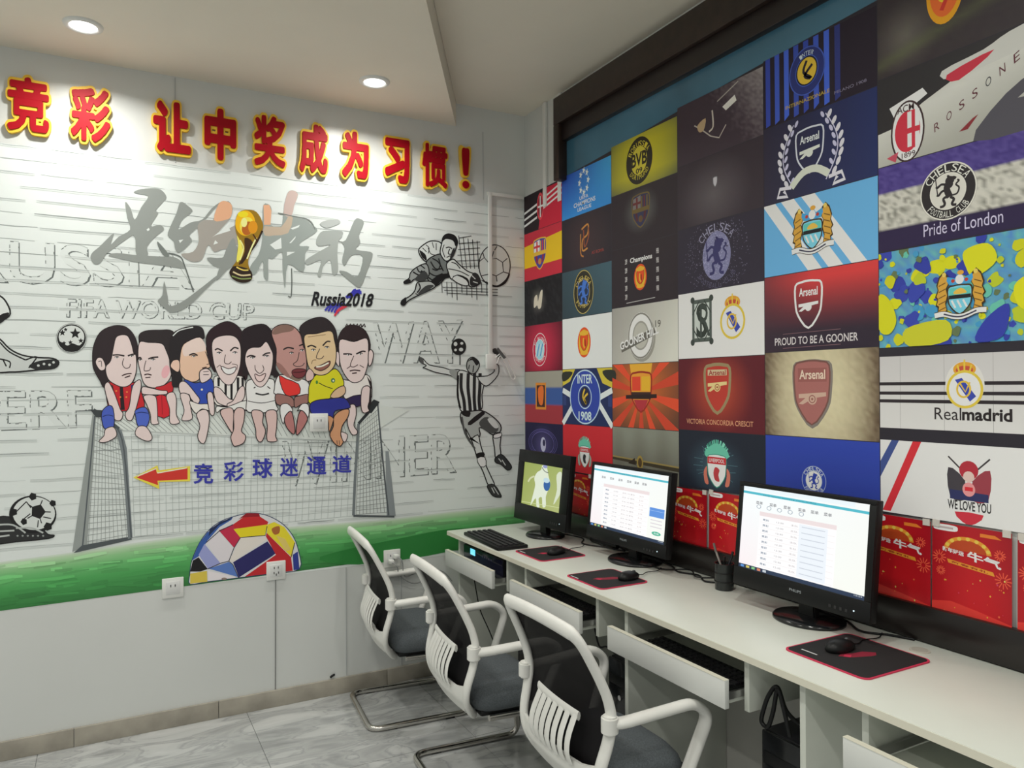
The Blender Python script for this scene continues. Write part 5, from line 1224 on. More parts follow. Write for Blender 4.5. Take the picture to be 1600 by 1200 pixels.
def barca_crest(t, c, s, dim=0.0):
    D = lambda h: mixc(h, '#2a2626', dim)
    P = shield_pts(c, .8*s, s); t.poly(P, D('#c8a23a')); P = shield_pts(c, .72*s, .92*s); t.poly(P, D('#3a3f8a'))
    t.poly([(c[0]-.34*s, c[1]-.38*s), (c[0], c[1]-.44*s), (c[0], c[1]-.08*s), (c[0]-.36*s, c[1]-.08*s)], D('#e0dcd6')).rect(c[0]-.21*s, c[1]-.40*s, c[0]-.13*s, c[1]-.08*s, D('#b8323a')).rect(c[0]-.35*s, c[1]-.27*s, c[0], c[1]-.20*s, D('#b8323a'))
    for k in range(3): t.rect(c[0]+(.02+.12*k)*s, c[1]-.40*s, c[0]+(.08+.12*k)*s, c[1]-.08*s, D('#c8a23a' if k != 1 else '#b8323a'))
    t.rect(c[0]-.36*s, c[1]-.08*s, c[0]+.36*s, c[1]+.04*s, D('#c8a23a')).ell((c[0], c[1]+.24*s), .10*s, .10*s, D('#b07a3a'), 14)
    for k in (-.2, .2): t.poly([(c[0]+(k-.05)*s, c[1]+.05*s), (c[0]+(k+.05)*s, c[1]+.05*s), (c[0]+(k*.8+.04)*s, c[1]+.28*s), (c[0]+(k*.8-.04)*s, c[1]+.28*s)], D('#8a2436'))
    return t
def liver_crest(t, c, s, dark=False):
    g = '#5fae98'
    R_ = random.Random(3)
    for k in range(26): a = math.pi*(1+k/25); t.line([(c[0]+.34*s*math.cos(a)*.8, c[1]-.30*s+.2*s*math.sin(a)), (c[0]+.44*s*math.cos(a)+R_.uniform(-.03, .03)*s, c[1]-.32*s+.40*s*math.sin(a))], .035*s, R_.choice(['#5fae98', '#7cc4ae', '#3f8a78']), 0)
    t.poly([(c[0]-.40*s, c[1]-.42*s), (c[0]-.15*s, c[1]-.58*s), (c[0], c[1]-.62*s), (c[0]+.15*s, c[1]-.58*s), (c[0]+.40*s, c[1]-.42*s), (c[0]+.36*s, c[1]-.24*s), (c[0]-.36*s, c[1]-.24*s)], g, 3)
    shield(t, (c[0], c[1]+.10*s), .66*s, .86*s, '#d8dcd8', '#3a8a78', .025*s)
    t.rect(c[0]-.34*s, c[1]-.26*s, c[0]+.34*s, c[1]-.08*s, '#b02c34').text('LIVERPOOL', (c[0]-.28*s, c[1]-.22*s, c[0]+.28*s, c[1]-.12*s), '#e8e4e0', .01)
    t.poly([(c[0]-.05*s, c[1]), (c[0]+.10*s, c[1]+.06*s), (c[0]+.06*s, c[1]+.20*s), (c[0]+.10*s, c[1]+.36*s), (c[0]-.06*s, c[1]+.34*s), (c[0]-.12*s, c[1]+.16*s)], '#a8383e' if dark else '#2a2a2e', 3)
    for k in (-1, 1): t.poly([(c[0]+k*.36*s, c[1]), (c[0]+k*.48*s, c[1]+.15*s), (c[0]+k*.44*s, c[1]+.44*s), (c[0]+k*.30*s, c[1]+.46*s), (c[0]+k*.36*s, c[1]+.22*s)], '#b86a5a' if dark else '#8a9a90', 3)
    return t

# --- column 0
t = Tile(0, 0); t.fill('#20161c').poly([(t.A*.52, 0), (t.A, 0), (t.A, 1), (t.A*.40, 1)], '#b22036', 0)
for k in range(3): t.poly([(0, .42+k*.17), (t.A*.36, .30+k*.17), (t.A*.36, .36+k*.17), (0, .48+k*.17)], '#e4e4e4').poly([(t.A*.52, .22+k*.13), (t.A, .02+k*.13), (t.A, .07+k*.13), (t.A*.52, .27+k*.13)], '#e4e0e0')
t.ell((t.A*.45, .42), .17, .36, '#c8424c', 26).ell((t.A*.45, .42), .13, .29, '#8a2230', 24).line([(t.A*.45, .15), (t.A*.45, .70)], .05, '#d8d0d0', 0).line([(t.A*.38, .42), (t.A*.52, .42)], .05, '#d8d0d0', 0)
t.done('black and red club picture with white stripes')
t = Tile(0, 1); t.fill('#b02a3a').rect(0, .27, t.A, .73, '#d8a91e'); t.poly([(0, .27), (t.A, .18), (t.A, .27)], '#d8a91e'); barca_crest(t, (t.A*.43, .5), .66); t.done('yellow and red striped picture with a club shield')
t = Tile(0, 2); vign(t, '#77736a', '#17161a', t.A*.38, .48, .34, .9, .05); t.poly([(.42, .62), (.44, .40), (.56, .35), (.60, .5), (.70, .3), (.80, .28), (.74, .62), (.62, .66), (.56, .58)], '#bdb6a6', 3); t.done('nearly black picture with a blurred pale emblem')
t = Tile(0, 3); vign(t, '#b82a44', '#5a1526', t.A*.45, .5, .9, 1.6); roundel(t, (t.A*.42, .54), .30, '#b42c46', '#8fc0d8', '#e2dcdc', 'FC BAYERN', 'MUNCHEN', ry=1.2)
for k in range(-2, 3): t.line([(t.A*.42+k*.07-.05, .68), (t.A*.42+k*.07+.05, .42)], .025, '#3868b0' if k % 2 else '#e8eef0', 0)
t.done('red picture with a round blue and white badge')
t = Tile(0, 4); t.grid(lambda u, w: '#8d8b80' if w < .32 else ('#35508a' if w < .64 else '#8f3038'), 2, 24); t.rect(t.A*.30, .22, t.A*.58, .74, '#c07a2e').rect(t.A*.33, .27, t.A*.55, .69, '#3a2420').poly([(t.A*.37, .33), (t.A*.51, .30), (t.A*.50, .6), (t.A*.44, .66), (t.A*.38, .58)], '#c8642a', 3); t.done('grey, blue and red banded picture with an orange badge')
t = Tile(0, 5); vign(t, '#4c4676', '#1b1838', t.A*.5, .5, .5, 1.0)
for k in range(3): t.ring((t.A*.48, .45), .5+.07*k, .26+.03*k, .012, ['#6a62a0', '#4a447e', '#57508c'][k])
t.ell((t.A*.5, .48), .12, .17, '#a8a8c0', 16).ell((t.A*.52, .44), .06, .08, '#2a2648', 12); t.done('dark violet picture with a pale swirl')
# --- column 1
t = Tile(1, 0); t.grid(lambda u, w: mixc(mixc('#2440a0', '#3f9ace', u/t.A), '#2f7fc4', w)); 
for k in range(8):
    a = math.radians(45*k); c = (t.A*.47+.17*math.cos(a), .30+.24*math.sin(a)); t.poly([(c[0]+(.07 if j % 2 == 0 else .03)*math.cos(math.radians(36*j)), c[1]+(.09 if j % 2 == 0 else .04)*math.sin(math.radians(36*j))) for j in range(10)], '#c4d8e8')
t.text('UEFA', (t.A*.38, .60, t.A*.56, .68), '#cfe0ec', .01).text('CHAMPIONS', (t.A*.26, .71, t.A*.70, .81), '#cfe0ec', .012).text('LEAGUE', (t.A*.34, .84, t.A*.62, .92), '#cfe0ec', .01); t.done('bright blue picture with a ball made of stars')
t = Tile(1, 1); vign(t, '#3a2c30', '#28222a'); t.line([(t.A*.42, .28), (t.A*.55, .22), (t.A*.54, .40), (t.A*.44, .48), (t.A*.44, .68), (t.A*.54, .66)], .035, '#b07a3a').line([(t.A*.46, .30), (t.A*.48, .62), (t.A*.56, .46), (t.A*.56, .28)], .03, '#8a4a2e').line([(t.A*.40, .36), (t.A*.40, .72), (t.A*.46, .80)], .03, '#a8703a').text('AS ROMA', (t.A*.62, .74, t.A*.86, .80), '#8a3a34', .01); t.done('dark picture with a thin gold monogram')
t = Tile(1, 2); t.grid(lambda u, w: mixc('#2e3c44', '#3d5864', (u/t.A)*.7+(1-w)*.3)); roundel(t, (t.A*.45, .50), .37, '#2c2a22', '#23304a', '#a99a5a', 'CHELSEA', 'FOOTBALL', '#c0ac58', ry=1.25); lion(t, (t.A*.45, .50), .50, '#3f6ab8'); t.done('dark teal picture with a gold ringed blue lion')
t = Tile(1, 3); t.fill('#c9d2cf'); utd_crest(t, (t.A*.46, .5), .56); t.done('white picture with a small orange and red crest')
t = Tile(1, 4); t.fill('#1e2a52')
for P in ([(0, 0), (.42, 0), (.25, .22), (0, .30)], [(t.A, 0), (t.A-.45, 0), (t.A-.28, .26), (t.A, .34)]): t.poly(P, '#b8a838').poly([(a*.8+.08*(1 if a > .8 else 0)+(t.A*.2 if a > .8 else 0), b*.55+.05) for a, b in P], '#2a2c26', 3)
for a, b in (((0, 1.0), (.55, .45)), ((t.A, 1.0), (t.A-.55, .45)), ((0, .38), (.5, .55)), ((t.A, .38), (t.A-.5, .55))): t.line([a, b], .10, '#c6ced0', 0)
t.rect(.01, .48, .12, .66, '#2c3a6a').rect(t.A-.12, .48, t.A-.01, .66, '#2c3a6a')
roundel(t, (t.A*.47, .50), .49, '#2c3f94', '#263884', '#aac0d4', None, None, ri=.42); t.text('INTER', (t.A*.32, .10, t.A*.62, .26), '#bcd8e8', .02).text('1908', (t.A*.34, .76, t.A*.60, .92), '#bcd8e8', .02).ell((t.A*.47, .50), .16, .18, '#20243a', 18).line([(t.A*.47, .36), (t.A*.43, .5), (t.A*.50, .62), (t.A*.46, .52), (t.A*.53, .44)], .04, '#c8a83a'); t.done('navy picture with crossed white bars and a blue round badge')
t = Tile(1, 5); t.fill('#b3262e'); liver_crest(t, (t.A*.46, .60), .52); t.done('plain red picture with a small green-topped crest')
# --- column 2
t = Tile(2, 0); t.grid(lambda u, w: mixc('#b9b02a', '#4e5440', max(0, (abs(u/t.A-.5)*1.4)**2.2+max(0, w-.75)*1.6+max(0, .2-w)))); roundel(t, (t.A*.45, .5), .40, '#28241c', '#c0b43a', '#2a2418', 'BORUSSIA', 'DORTMUND', '#c8bc3a', ry=1.12); t.text('BVB', (t.A*.33, .34, t.A*.57, .60), '#2a2418', .03).text('09', (t.A*.40, .64, t.A*.50, .74), '#2a2418', .02); t.done('yellow picture with a black and yellow ring badge')
t = Tile(2, 1); vign(t, '#68726a', '#2a2228', t.A*.47, .42, .42, 1.0); barca_crest(t, (t.A*.47, .42), .62, .62); t.done('dark picture with a dim bronze club shield')
t = Tile(2, 2); t.fill('#2a2228'); t.text('Champions', (t.A*.30, .20, t.A*.64, .31), '#e0dede', .03); utd_crest(t, (t.A*.46, .55), .42)
for k in range(5): t.text('2009', (t.A*.22, .20+k*.15, t.A*.255, .29+k*.15), '#c8c6c6', .01).text('1908', (t.A*.70, .14+k*.15, t.A*.735, .23+k*.15), '#c8c6c6', .01)
t.line([(t.A*.24, .95), (t.A*.68, .93)], .012, '#a8a6a6', 0); t.done('black picture with white columns of text and a tiny red crest')
t = Tile(2, 3); t.grid(lambda u, w: mixc('#8f8d88', '#c3c3ba', min(1, u/t.A*.8+w*.3))); t.ell((t.A*.48, .58), .36, .40, '#8a8880', 30).ell((t.A*.46, .53), .35, .40, '#d4d4cc', 34).ring((t.A*.46, .53), .33, .38, .03, '#77766f').ell((t.A*.46, .53), .22, .25, '#8c8b84', 28).ell((t.A*.46, .53), .19, .22, '#a9a8a0', 26)
t.poly([(t.A*.14, .66), (t.A*.66, .42), (t.A*.70, .53), (t.A*.16, .80)], '#5c5a54').text('GOONER HILL', [(t.A*.13, .62), (t.A*.72, .38), (t.A*.73, .52), (t.A*.14, .76)], '#e6e4dc', .03).text('19', (t.A*.68, .30, t.A*.76, .42), '#5a5850', .01); t.done('grey picture with a silver ring and slanted lettering')
t = Tile(2, 4); cx = t.A*.46; t.grid(lambda u, w: mixc('#d0682c', '#5c3a2c', math.hypot((u-cx)*.75, w-.35)*1.2))
for k in range(14):
    a = math.radians(k*360/14+6); b = a+math.radians(12)
    t.cpoly([(cx, .45), (cx+2*math.cos(a), .45+2*math.sin(a)), (cx+2*math.cos(b), .45+2*math.sin(b))], '#b8402a' if k % 2 else '#c8482c')
t.poly([(cx-.28, 0), (cx+.28, 0), (cx+.20, .35), (cx-.20, .35)], '#d89a34'); shield(t, (cx, .44), .50, .62, '#d08a30', '#8a2a20', .03); t.rect(cx-.22, .20, cx-.01, .42, '#c8402c').rect(cx+.02, .20, cx+.22, .42, '#d8a02c').rect(cx-.24, .44, cx+.24, .55, '#3a2420').poly([(cx-.18, .56), (cx+.18, .56), (cx+.10, .68), (cx, .74), (cx-.10, .68)], '#a03038').line([(cx-.38, .52), (cx+.38, .50)], .06, '#2a1c1c', 0); t.done('orange sunburst picture with a club shield')
t = Tile(2, 5); t.grid(lambda u, w: mixc('#7a7d72', '#5c5a50', w+.15*math.sin(u*9))); t.poly([(0, .60), (t.A, .66), (t.A, .74), (0, .66)], '#3a3428').poly([(0, .58), (t.A, .64), (t.A, .67), (0, .61)], '#8a7a4a').ell((t.A*.44, .66), .10, .14, '#8f7a3e', 20).ell((t.A*.44, .66), .06, .09, '#4a3a24', 16).poly([(t.A*.25, .70), (t.A*.36, .58), (t.A*.38, .72)], '#2c241c'); t.done('weathered grey picture with a bronze band and small medal')
# --- column 3
t = Tile(3, 0); R_ = random.Random(5); t.grid(lambda u, w: mixc('#3a2f38', '#aaa6a2', max(0, u/t.A*1.1-.45-w*.45+R_.uniform(-.12, .12))), 40, 26)
t.line([(t.A*.22, .42), (t.A*.30, .52), (t.A*.42, .70), (t.A*.52, .78), (t.A*.60, .62)], .02, '#a8a098', 0).line([(t.A*.44, .30), (t.A*.45, .56), (t.A*.40, .62)], .03, '#b8b0a6').poly([(t.A*.26, .44), (t.A*.36, .38), (t.A*.34, .55), (t.A*.28, .56)], '#a89070', 3).poly([(t.A*.56, .32), (t.A*.70, .22), (t.A*.72, .32), (t.A*.60, .40)], '#cfcac4', 0).line([(t.A*.50, .20), (t.A*.62, .12), (t.A*.74, .04)], .02, '#9a948e'); t.done('dark picture with silver specks and a scribbled emblem')
t = Tile(3, 1); t.grid(lambda u, w: mixc('#332a32', '#5a5458', max(0, 1-math.hypot((u-t.A*.45)*.8, w-.6)*1.6))); shield(t, (t.A*.47, .42), .085, .15, '#b6b4ba', '#6a686e', .012); t.done('dark violet-grey picture with a tiny pale crest')
t = Tile(3, 2); t.fill('#2b2634'); R_ = random.Random(8); c = (t.A*.48, .52)
for k in range(520):
    a = R_.uniform(0, 6.283); r = .52*math.sqrt(R_.random())*1.15; k0 = t.k; x, y = c[0]+r*math.cos(a)*1.15, c[1]+r*math.sin(a)
    if .02 < y < .98: t.ell((x, y), .008, .008, R_.choice(['#5a566a', '#4a465a', '#6d6a80']), 5)
    t.k = k0
t.k += 1; t.ell(c, .29, .36, '#77779a', 36); R_ = random.Random(2)
for k in range(300):
    a = R_.uniform(0, 6.283); r = math.sqrt(R_.random()); k0 = t.k; t.ell((c[0]+.28*r*math.cos(a), c[1]+.35*r*math.sin(a)), .009, .009, R_.choice(['#8e8eae', '#9a9ab8', '#66668a']), 5); t.k = k0
t.k += 1; lion(t, c, .54, '#33315e'); t.arc_text('CHELSEA', c, .42, 145, 35, .12, '#8a88a0').arc_text('FOOTBALL CLUB', c, .44, 215, 325, .08, '#4e4b62'); t.done('dark picture with a dotted pale blue lion roundel')
t = Tile(3, 3); t.fill('#cdd4d2'); c = (t.A*.30, .44)
t.rect(c[0]-.21, c[1]-.32, c[0]+.21, c[1]+.32, '#4a524e').rect(c[0]-.16, c[1]-.26, c[0]+.16, c[1]+.26, '#b4bbb7').text('S', (c[0]-.12, c[1]-.26, c[0]+.12, c[1]+.26), '#2c332f', .02).text('R', (c[0]-.04, c[1]-.24, c[0]+.18, c[1]+.24), '#39413d', .0)
for sx in (-1, 1):
    for sy in (-1, 1): t.ell((c[0]+sx*.20, c[1]+sy*.32), .045, .05, '#363d39', 12).line([(c[0]+sx*.05, c[1]+sy*.30), (c[0]+sx*.14, c[1]+sy*.18), (c[0]+sx*.2, c[1]+sy*.1)], .02, '#363d39')
real_crest(t, (t.A*.66, .50), .58); t.done('white picture with an ornate black monogram and a crowned badge')
t = Tile(3, 4); vign(t, '#b44a30', '#561c24', t.A*.48, .45, .62, 1.1); shield(t, (t.A*.48, .42), .46, .66, '#a8382e', '#8a7a5a', .045); t.rect(t.A*.48-.18, .16, t.A*.48+.18, .24, '#b8a888').text('Arsenal', (t.A*.48-.16, .165, t.A*.48+.16, .235), '#8a2a28', .02); cannon(t, (t.A*.48, .38), .36, '#d0b880', '#8a3028'); t.text('VICTORIA CONCORDIA CRESCIT', (t.A*.10, .84, t.A*.88, .91), '#c08a6a', .01); t.done('glowing red picture with a cannon shield and motto')
t = Tile(3, 5); vign(t, '#3d5864', '#1d222e', t.A*.45, .6, .55, 1.0)
R_ = random.Random(4); t.lines([[(t.A*.45+.3*math.cos(a), .55+.3*math.sin(a)), (t.A*.45+(.3+R_.random()*.25)*math.cos(a), .55+(.3+R_.random()*.25)*math.sin(a)*.8)] for a in [R_.uniform(0, 6.28) for _ in range(60)] if .55+.5*math.sin(a) < .96], .008, '#4a6a74')
liver_crest(t, (t.A*.47, .60), .66, True); t.done('dark blue-green picture with a turquoise and white crest')
# --- column 4
t = Tile(4, 0); t.fill('#241d28')
for k in range(8): x = .04+k*.168; t.cpoly([(x, 0), (x+.085, 0), (x+.088, .97-.02*(k % 3)), (x+.005, .99)], ['#31429a', '#3a52b0', '#3f5cc0', '#34489e'][k % 4] if k < 7 else '#2c3470')
roundel(t, (t.A*.42, .42), .30, '#28306a', '#1e1e2c', '#3f56a8', None, None, ri=.62, ry=1.1); t.ell((t.A*.42, .42), .16, .18, '#c8a838', 24).line([(t.A*.42, .28), (t.A*.39, .42), (t.A*.46, .54), (t.A*.40, .48), (t.A*.47, .36)], .04, '#231f2a').arc_text('INTER', (t.A*.42, .42), .24, 120, 60, .06, '#b8c4e0').text('INTERNAZIONALE', (t.A*.22, .79, t.A*.62, .84), '#a8903a', .01).text('MILANO 1908', (t.A*.66, .86, t.A*.92, .90), '#7a7488', .0); t.done('black and blue vertically striped picture with a gold centred badge')
t = Tile(4, 1); t.grid(lambda u, w: mixc('#2a2638', '#232c58', u/t.A)); c = (t.A*.44, .46); arsenal_crest(t, c, .40, .56, None, '#c0c4d8', '#c4c8c0', '#c8cce0', .022)
for sg in (-1, 1):
    P = [(c[0]+sg*(.24+.17*math.sin(math.pi*k/8)), c[1]+.42-.80*k/8) for k in range(9)]; t.line(P, .014, '#b8b6cc')
    for k in range(1, 9):
        a = P[k]; t.ell((a[0]+sg*.055, a[1]+.02), .028, .055, '#c6c4da', 12, rot=sg*.5).ell((a[0]-sg*.045, a[1]), .022, .045, '#b4b2ca', 12, rot=-sg*.5)
t.line([(c[0]-.28, c[1]+.40), (c[0]-.1, c[1]+.26), (c[0]+.1, c[1]+.25), (c[0]+.28, c[1]+.36)], .09, '#c0c4b8')
for sg in (-1, 1): t._line([t.m(q) for q in [(c[0]+sg*.28, c[1]+.40), (c[0]+sg*.46, c[1]+.38), (c[0]+sg*.50, c[1]+.48), (c[0]+sg*.34, c[1]+.50), (c[0]+sg*.40, c[1]+.42)]], .045, '#c6c4da')
t.done('navy picture with a white shield inside a laurel wreath')
t = Tile(4, 2); t.fill('#5f9fce')
for a in (0.0, .32, .66): t.cpoly([(a-.02, 0), (a+.20, 0), (a+.98, 1.02), (a+.76, 1.02)], '#d2d8d8')
city_crest(t, (t.A*.46, .46), .62); t.done('sky blue picture with white diagonal bars and an eagle crest')
t = Tile(4, 3); R_ = random.Random(6); t.grid(lambda u, w: mixc(mixc('#c23a3a', '#2c2330', max(0, w*1.5-.15)), '#3a2a34', max(0, .55-u/t.A*1.2)), 20, 24); arsenal_crest(t, (t.A*.42, .42), .40, .60, None, '#dcd6d6', '#dcd6d6', '#dcd6d6', .028); t.text('PROUD TO BE A GOONER', (t.A*.10, .82, t.A*.84, .92), '#c0babc', .012).line([(t.A*.18, .775), (t.A*.70, .765)], .006, '#7a5a60', 0).line([(t.A*.18, .96), (t.A*.70, .95)], .006, '#7a5a60', 0); t.done('red to black picture with a white outlined cannon shield')
t = Tile(4, 4); R_ = random.Random(9); t.grid(lambda u, w: mixc(mixc('#c2b998', '#4a3a2c', max(0, (abs(u/t.A-.5)*2)**3*.95+abs(w-.5)**2*.5)), '#d4ccae', R_.random()*.25), 34, 24); shield(t, (t.A*.45, .5), .54, .80, '#77706a', None); shield(t, (t.A*.445, .485), .48, .74, '#98605c', '#6d4a44', .02); t.rect(t.A*.45-.2, .20, t.A*.45+.2, .36, '#8a5450').text('Arsenal', (t.A*.45-.18, .22, t.A*.45+.18, .33), '#cdb9a8', .02); cannon(t, (t.A*.45, .54), .38, '#b89a8a', '#86524c'); t.done('beige parchment picture with a dusty red shield')
t = Tile(4, 5); t.grid(lambda u, w: mixc('#2c409e', '#27388c', w)); roundel(t, (t.A*.46, .66), .23, '#2a3f98', '#ccd2dc', '#8f9cb8', 'CHELSEA', 'FOOTBALL CLUB', '#c0c8d8', ri=.66); lion(t, (t.A*.46, .66), .24, '#2a3f98'); t.done('plain royal blue picture with a small lion roundel')
# --- column 5
t = Tile(5, 0); R_ = random.Random(11); t.grid(lambda u, w: mixc(mixc('#332c30', '#6a665e', max(0, .8-math.hypot(u-.35, w-.6)*1.8)), '#5f6a40', max(0, .5-abs(w-.75-.2*(.5-u))*4)*.8+R_.random()*.06), 30, 20); t.ell((t.A*.44, .30), .21, .36, '#d0901e', 28).ell((t.A*.44, .28), .17, .30, '#d8602a', 26).ell((t.A*.44, .26), .10, .16, '#d8b02a', 20).line([(t.A*.40, .1), (t.A*.46, .3), (t.A*.42, .5)], .05, '#b8342a'); t.done('dark picture with a glowing orange crest at the top')
t = Tile(5, 1); t.grid(lambda u, w: mixc('#9a9a92', '#c4c4be', max(0, min(1, .9-abs(w-.45+.25*(u-.6))*1.6)))); t.poly([(0, 0), (t.A, 0), (t.A*.62, .20), (t.A*.30, .42), (t.A*.10, .60), (0, .62)], '#2c2a2c', 0).poly([(t.A*.42, .16), (t.A*.66, .10), (t.A*.80, .02), (t.A, 0), (t.A, .2), (t.A*.5, .28)], '#b9b9b4', 3).poly([(t.A*.45, .22), (t.A*.72, .14), (t.A*.52, .32)], '#b23040', 3).poly([(t.A*.08, .36), (t.A*.30, .26), (t.A*.33, .34), (t.A*.12, .52)], '#d2d2ce', 0).poly([(t.A*.60, 1), (t.A*.78, .62), (t.A, .45), (t.A, .56), (t.A*.84, .70), (t.A, .72), (t.A, 1)], '#4a4850', 3)
c = (t.A*.20, .68); t.ell(c, .20, .34, '#3a2a2c', 30).ell(c, .18, .32, '#d8d4d0', 28).ell(c, .15, .23, '#b83040', 26).rect(c[0], c[1]-.21, c[0]+.14, c[1]+.18, '#d8d4d0').rect(c[0]+.05, c[1]-.22, c[0]+.09, c[1]+.2, '#b83040').rect(c[0], c[1]-.03, c[0]+.14, c[1]+.03, '#b83040').text('ACM', (c[0]-.12, c[1]-.30, c[0]+.08, c[1]-.22), '#4a3a3c', .01).text('1899', (c[0]-.07, c[1]+.23, c[0]+.09, c[1]+.29), '#4a3a3c', .01)
for i, chx in enumerate('ROSSONERI'): a = t.A*(.37+.075*i); b = .70-.072*i; t.text(chx, [(a, b), (a+.055, b-.03), (a+.06, b+.06), (a+.005, b+.09)], '#5a3038' if i != 4 else '#4a4a4c', .0)
t.poly([(t.A*.52, .86), (t.A*.60, .76), (t.A*.63, .74), (t.A*.57, .86)], '#7a2a30', 0).poly([(t.A*.06, .92), (t.A*.14, .88), (t.A*.12, .99)], '#b04858', 0); t.done('white and dark torn shirt picture with a striped oval badge')
t = Tile(5, 2); R_ = random.Random(12); t.grid(lambda u, w: mixc('#3c2f70', '#6a5fa0', R_.random()*.5) if w < .32 else (mixc('#bdbbb2', '#77766e', R_.random()**3) if w < .74 else '#2a2040'), 44, 30); c = (t.A*.45, .46); roundel(t, c, .32, '#2a2628', '#c4c2ba', '#c8c6be', 'CHELSEA', 'FOOTBALL CLUB', '#cfcdc6', ri=.62); lion(t, c, .34, '#2c282a'); t.text('Pride of London', (t.A*.30, .78, t.A*.76, .92), '#bab4cc', .0); t.done('purple and grey picture with a black lion roundel above pale lettering')
t = Tile(5, 3, z1=1.853, z0=1.572); R_ = random.Random(13)
t.grid(lambda u, w: mixc(mixc('#4f96b8', '#4a78b8', R_.random()), '#6ab09a' if R_.random() < .5 else '#5a88a0', R_.random()*.7), 30, 20)
for k in range(190):
    u, w = R_.uniform(0, t.A), R_.uniform(0, 1); r = R_.choice([.012, .016, .02, .03, .03, .045, .06, .08]); c_ = R_.choice(['#b8b81e', '#a8b428', '#2f3a94', '#34409c', '#3f8ab4', '#c2c21a', '#5fae9a', '#5a6a4a'])
    t.cpoly(catmull([(u+r*R_.uniform(.7, 1.3)*math.cos(a), w+r*R_.uniform(.7, 1.3)*math.sin(a)) for a in [i*math.pi/5 for i in range(10)]], 2, True), c_)
for P, c_ in (([(.0, .45), (.12, .50), (.2, .72), (.12, .86), (0, .80)], '#c0bf1c'), ([(.9, .12), (1.12, .08), (1.2, .25), (1.0, .38), (.92, .28)], '#c4c31e'), ([(1.35, .50), (1.5, .42), (1.62, .60), (1.5, .74), (1.38, .68)], '#c6c41c'), ([(.30, .82), (.72, .76), (.74, .96), (.34, 1.0)], '#b6b62a'), ([(1.0, .98), (1.1, .78), (1.3, .66), (1.25, .95)], '#303a98')): t.cpoly(catmull(P, 4, True), c_)
city_crest(t, (t.A*.52, .52), .46); t.done('blue and yellow paint splash picture with an eagle crest')
t = Tile(5, 4, z1=1.548, z0=1.338); t.grid(lambda u, w: mixc('#b6b4b4', '#c6c5c4', w)); 
for a in (.14, .42, .70, .9): t.line([(t.A*a, 0), (t.A*a, 1)], .006, '#9a9898', 0)
for y in (.36, .49, .60): t.rect(0, y, t.A, y+.045, '#2a2428')
t.ell((t.A*.54, .40), .25, .30, '#c8c6c2', 30); real_crest(t, (t.A*.54, .46), .56); t.text('Real', (t.A*.36, .70, t.A*.52, .86), '#2c2628', .0).text('madrid', (t.A*.525, .70, t.A*.80, .86), '#241e20', .03); t.done('pale panelled picture with three black lines and a crowned badge above dark lettering')
t = Tile(5, 5, z1=1.305); t.fill('#cfd2d0'); t.poly([(0, .30), (.17, 0), (.28, 0), (0, .52)], '#3a4a82').poly([(.03, .98), (.48, 0), (.60, 0), (.15, .98)], '#c02c36').poly([(t.A*.88, 1), (t.A, .72), (t.A, .92), (t.A*.97, 1)], '#3a4a82'); c = (t.A*.56, .50)
for sg in (-1, 1): t.line([(c[0]-sg*.10, c[1]), (c[0]+sg*.26, c[1]-.34)], .02, '#3a3638', 0).poly([(c[0]+sg*.05, c[1]-.05), (c[0]+sg*.26, c[1]-.20), (c[0]+sg*.24, c[1]+.16), (c[0]+sg*.06, c[1]+.20)], '#3e3a40' if sg < 0 else '#8a3a44', 3)
t.ell((c[0], c[1]-.18), .12, .12, '#a02c38', 18).ell((c[0], c[1]-.10), .07, .07, '#c8b0a8', 14).poly([(c[0]-.24, c[1]+.08), (c[0]+.24, c[1]+.10), (c[0]+.24, c[1]+.20), (c[0]-.24, c[1]+.20)], '#2c3058').ell((c[0], c[1]+.06), .08, .09, '#d0888a', 18).rect(c[0]-.05, c[1]+.03, c[0]+.05, c[1]+.08, '#c02c36').text('WE LOVE YOU', (c[0]-.27, c[1]+.21, c[0]+.27, c[1]+.33), '#2c2a2c', .02).poly([(c[0]-.18, c[1]+.36), (c[0]+.18, c[1]+.36), (c[0]+.08, c[1]+.48), (c[0], c[1]+.50), (c[0]-.08, c[1]+.48)], '#b8303e', 2); t.done('white picture with blue and red bars and the words We Love You')

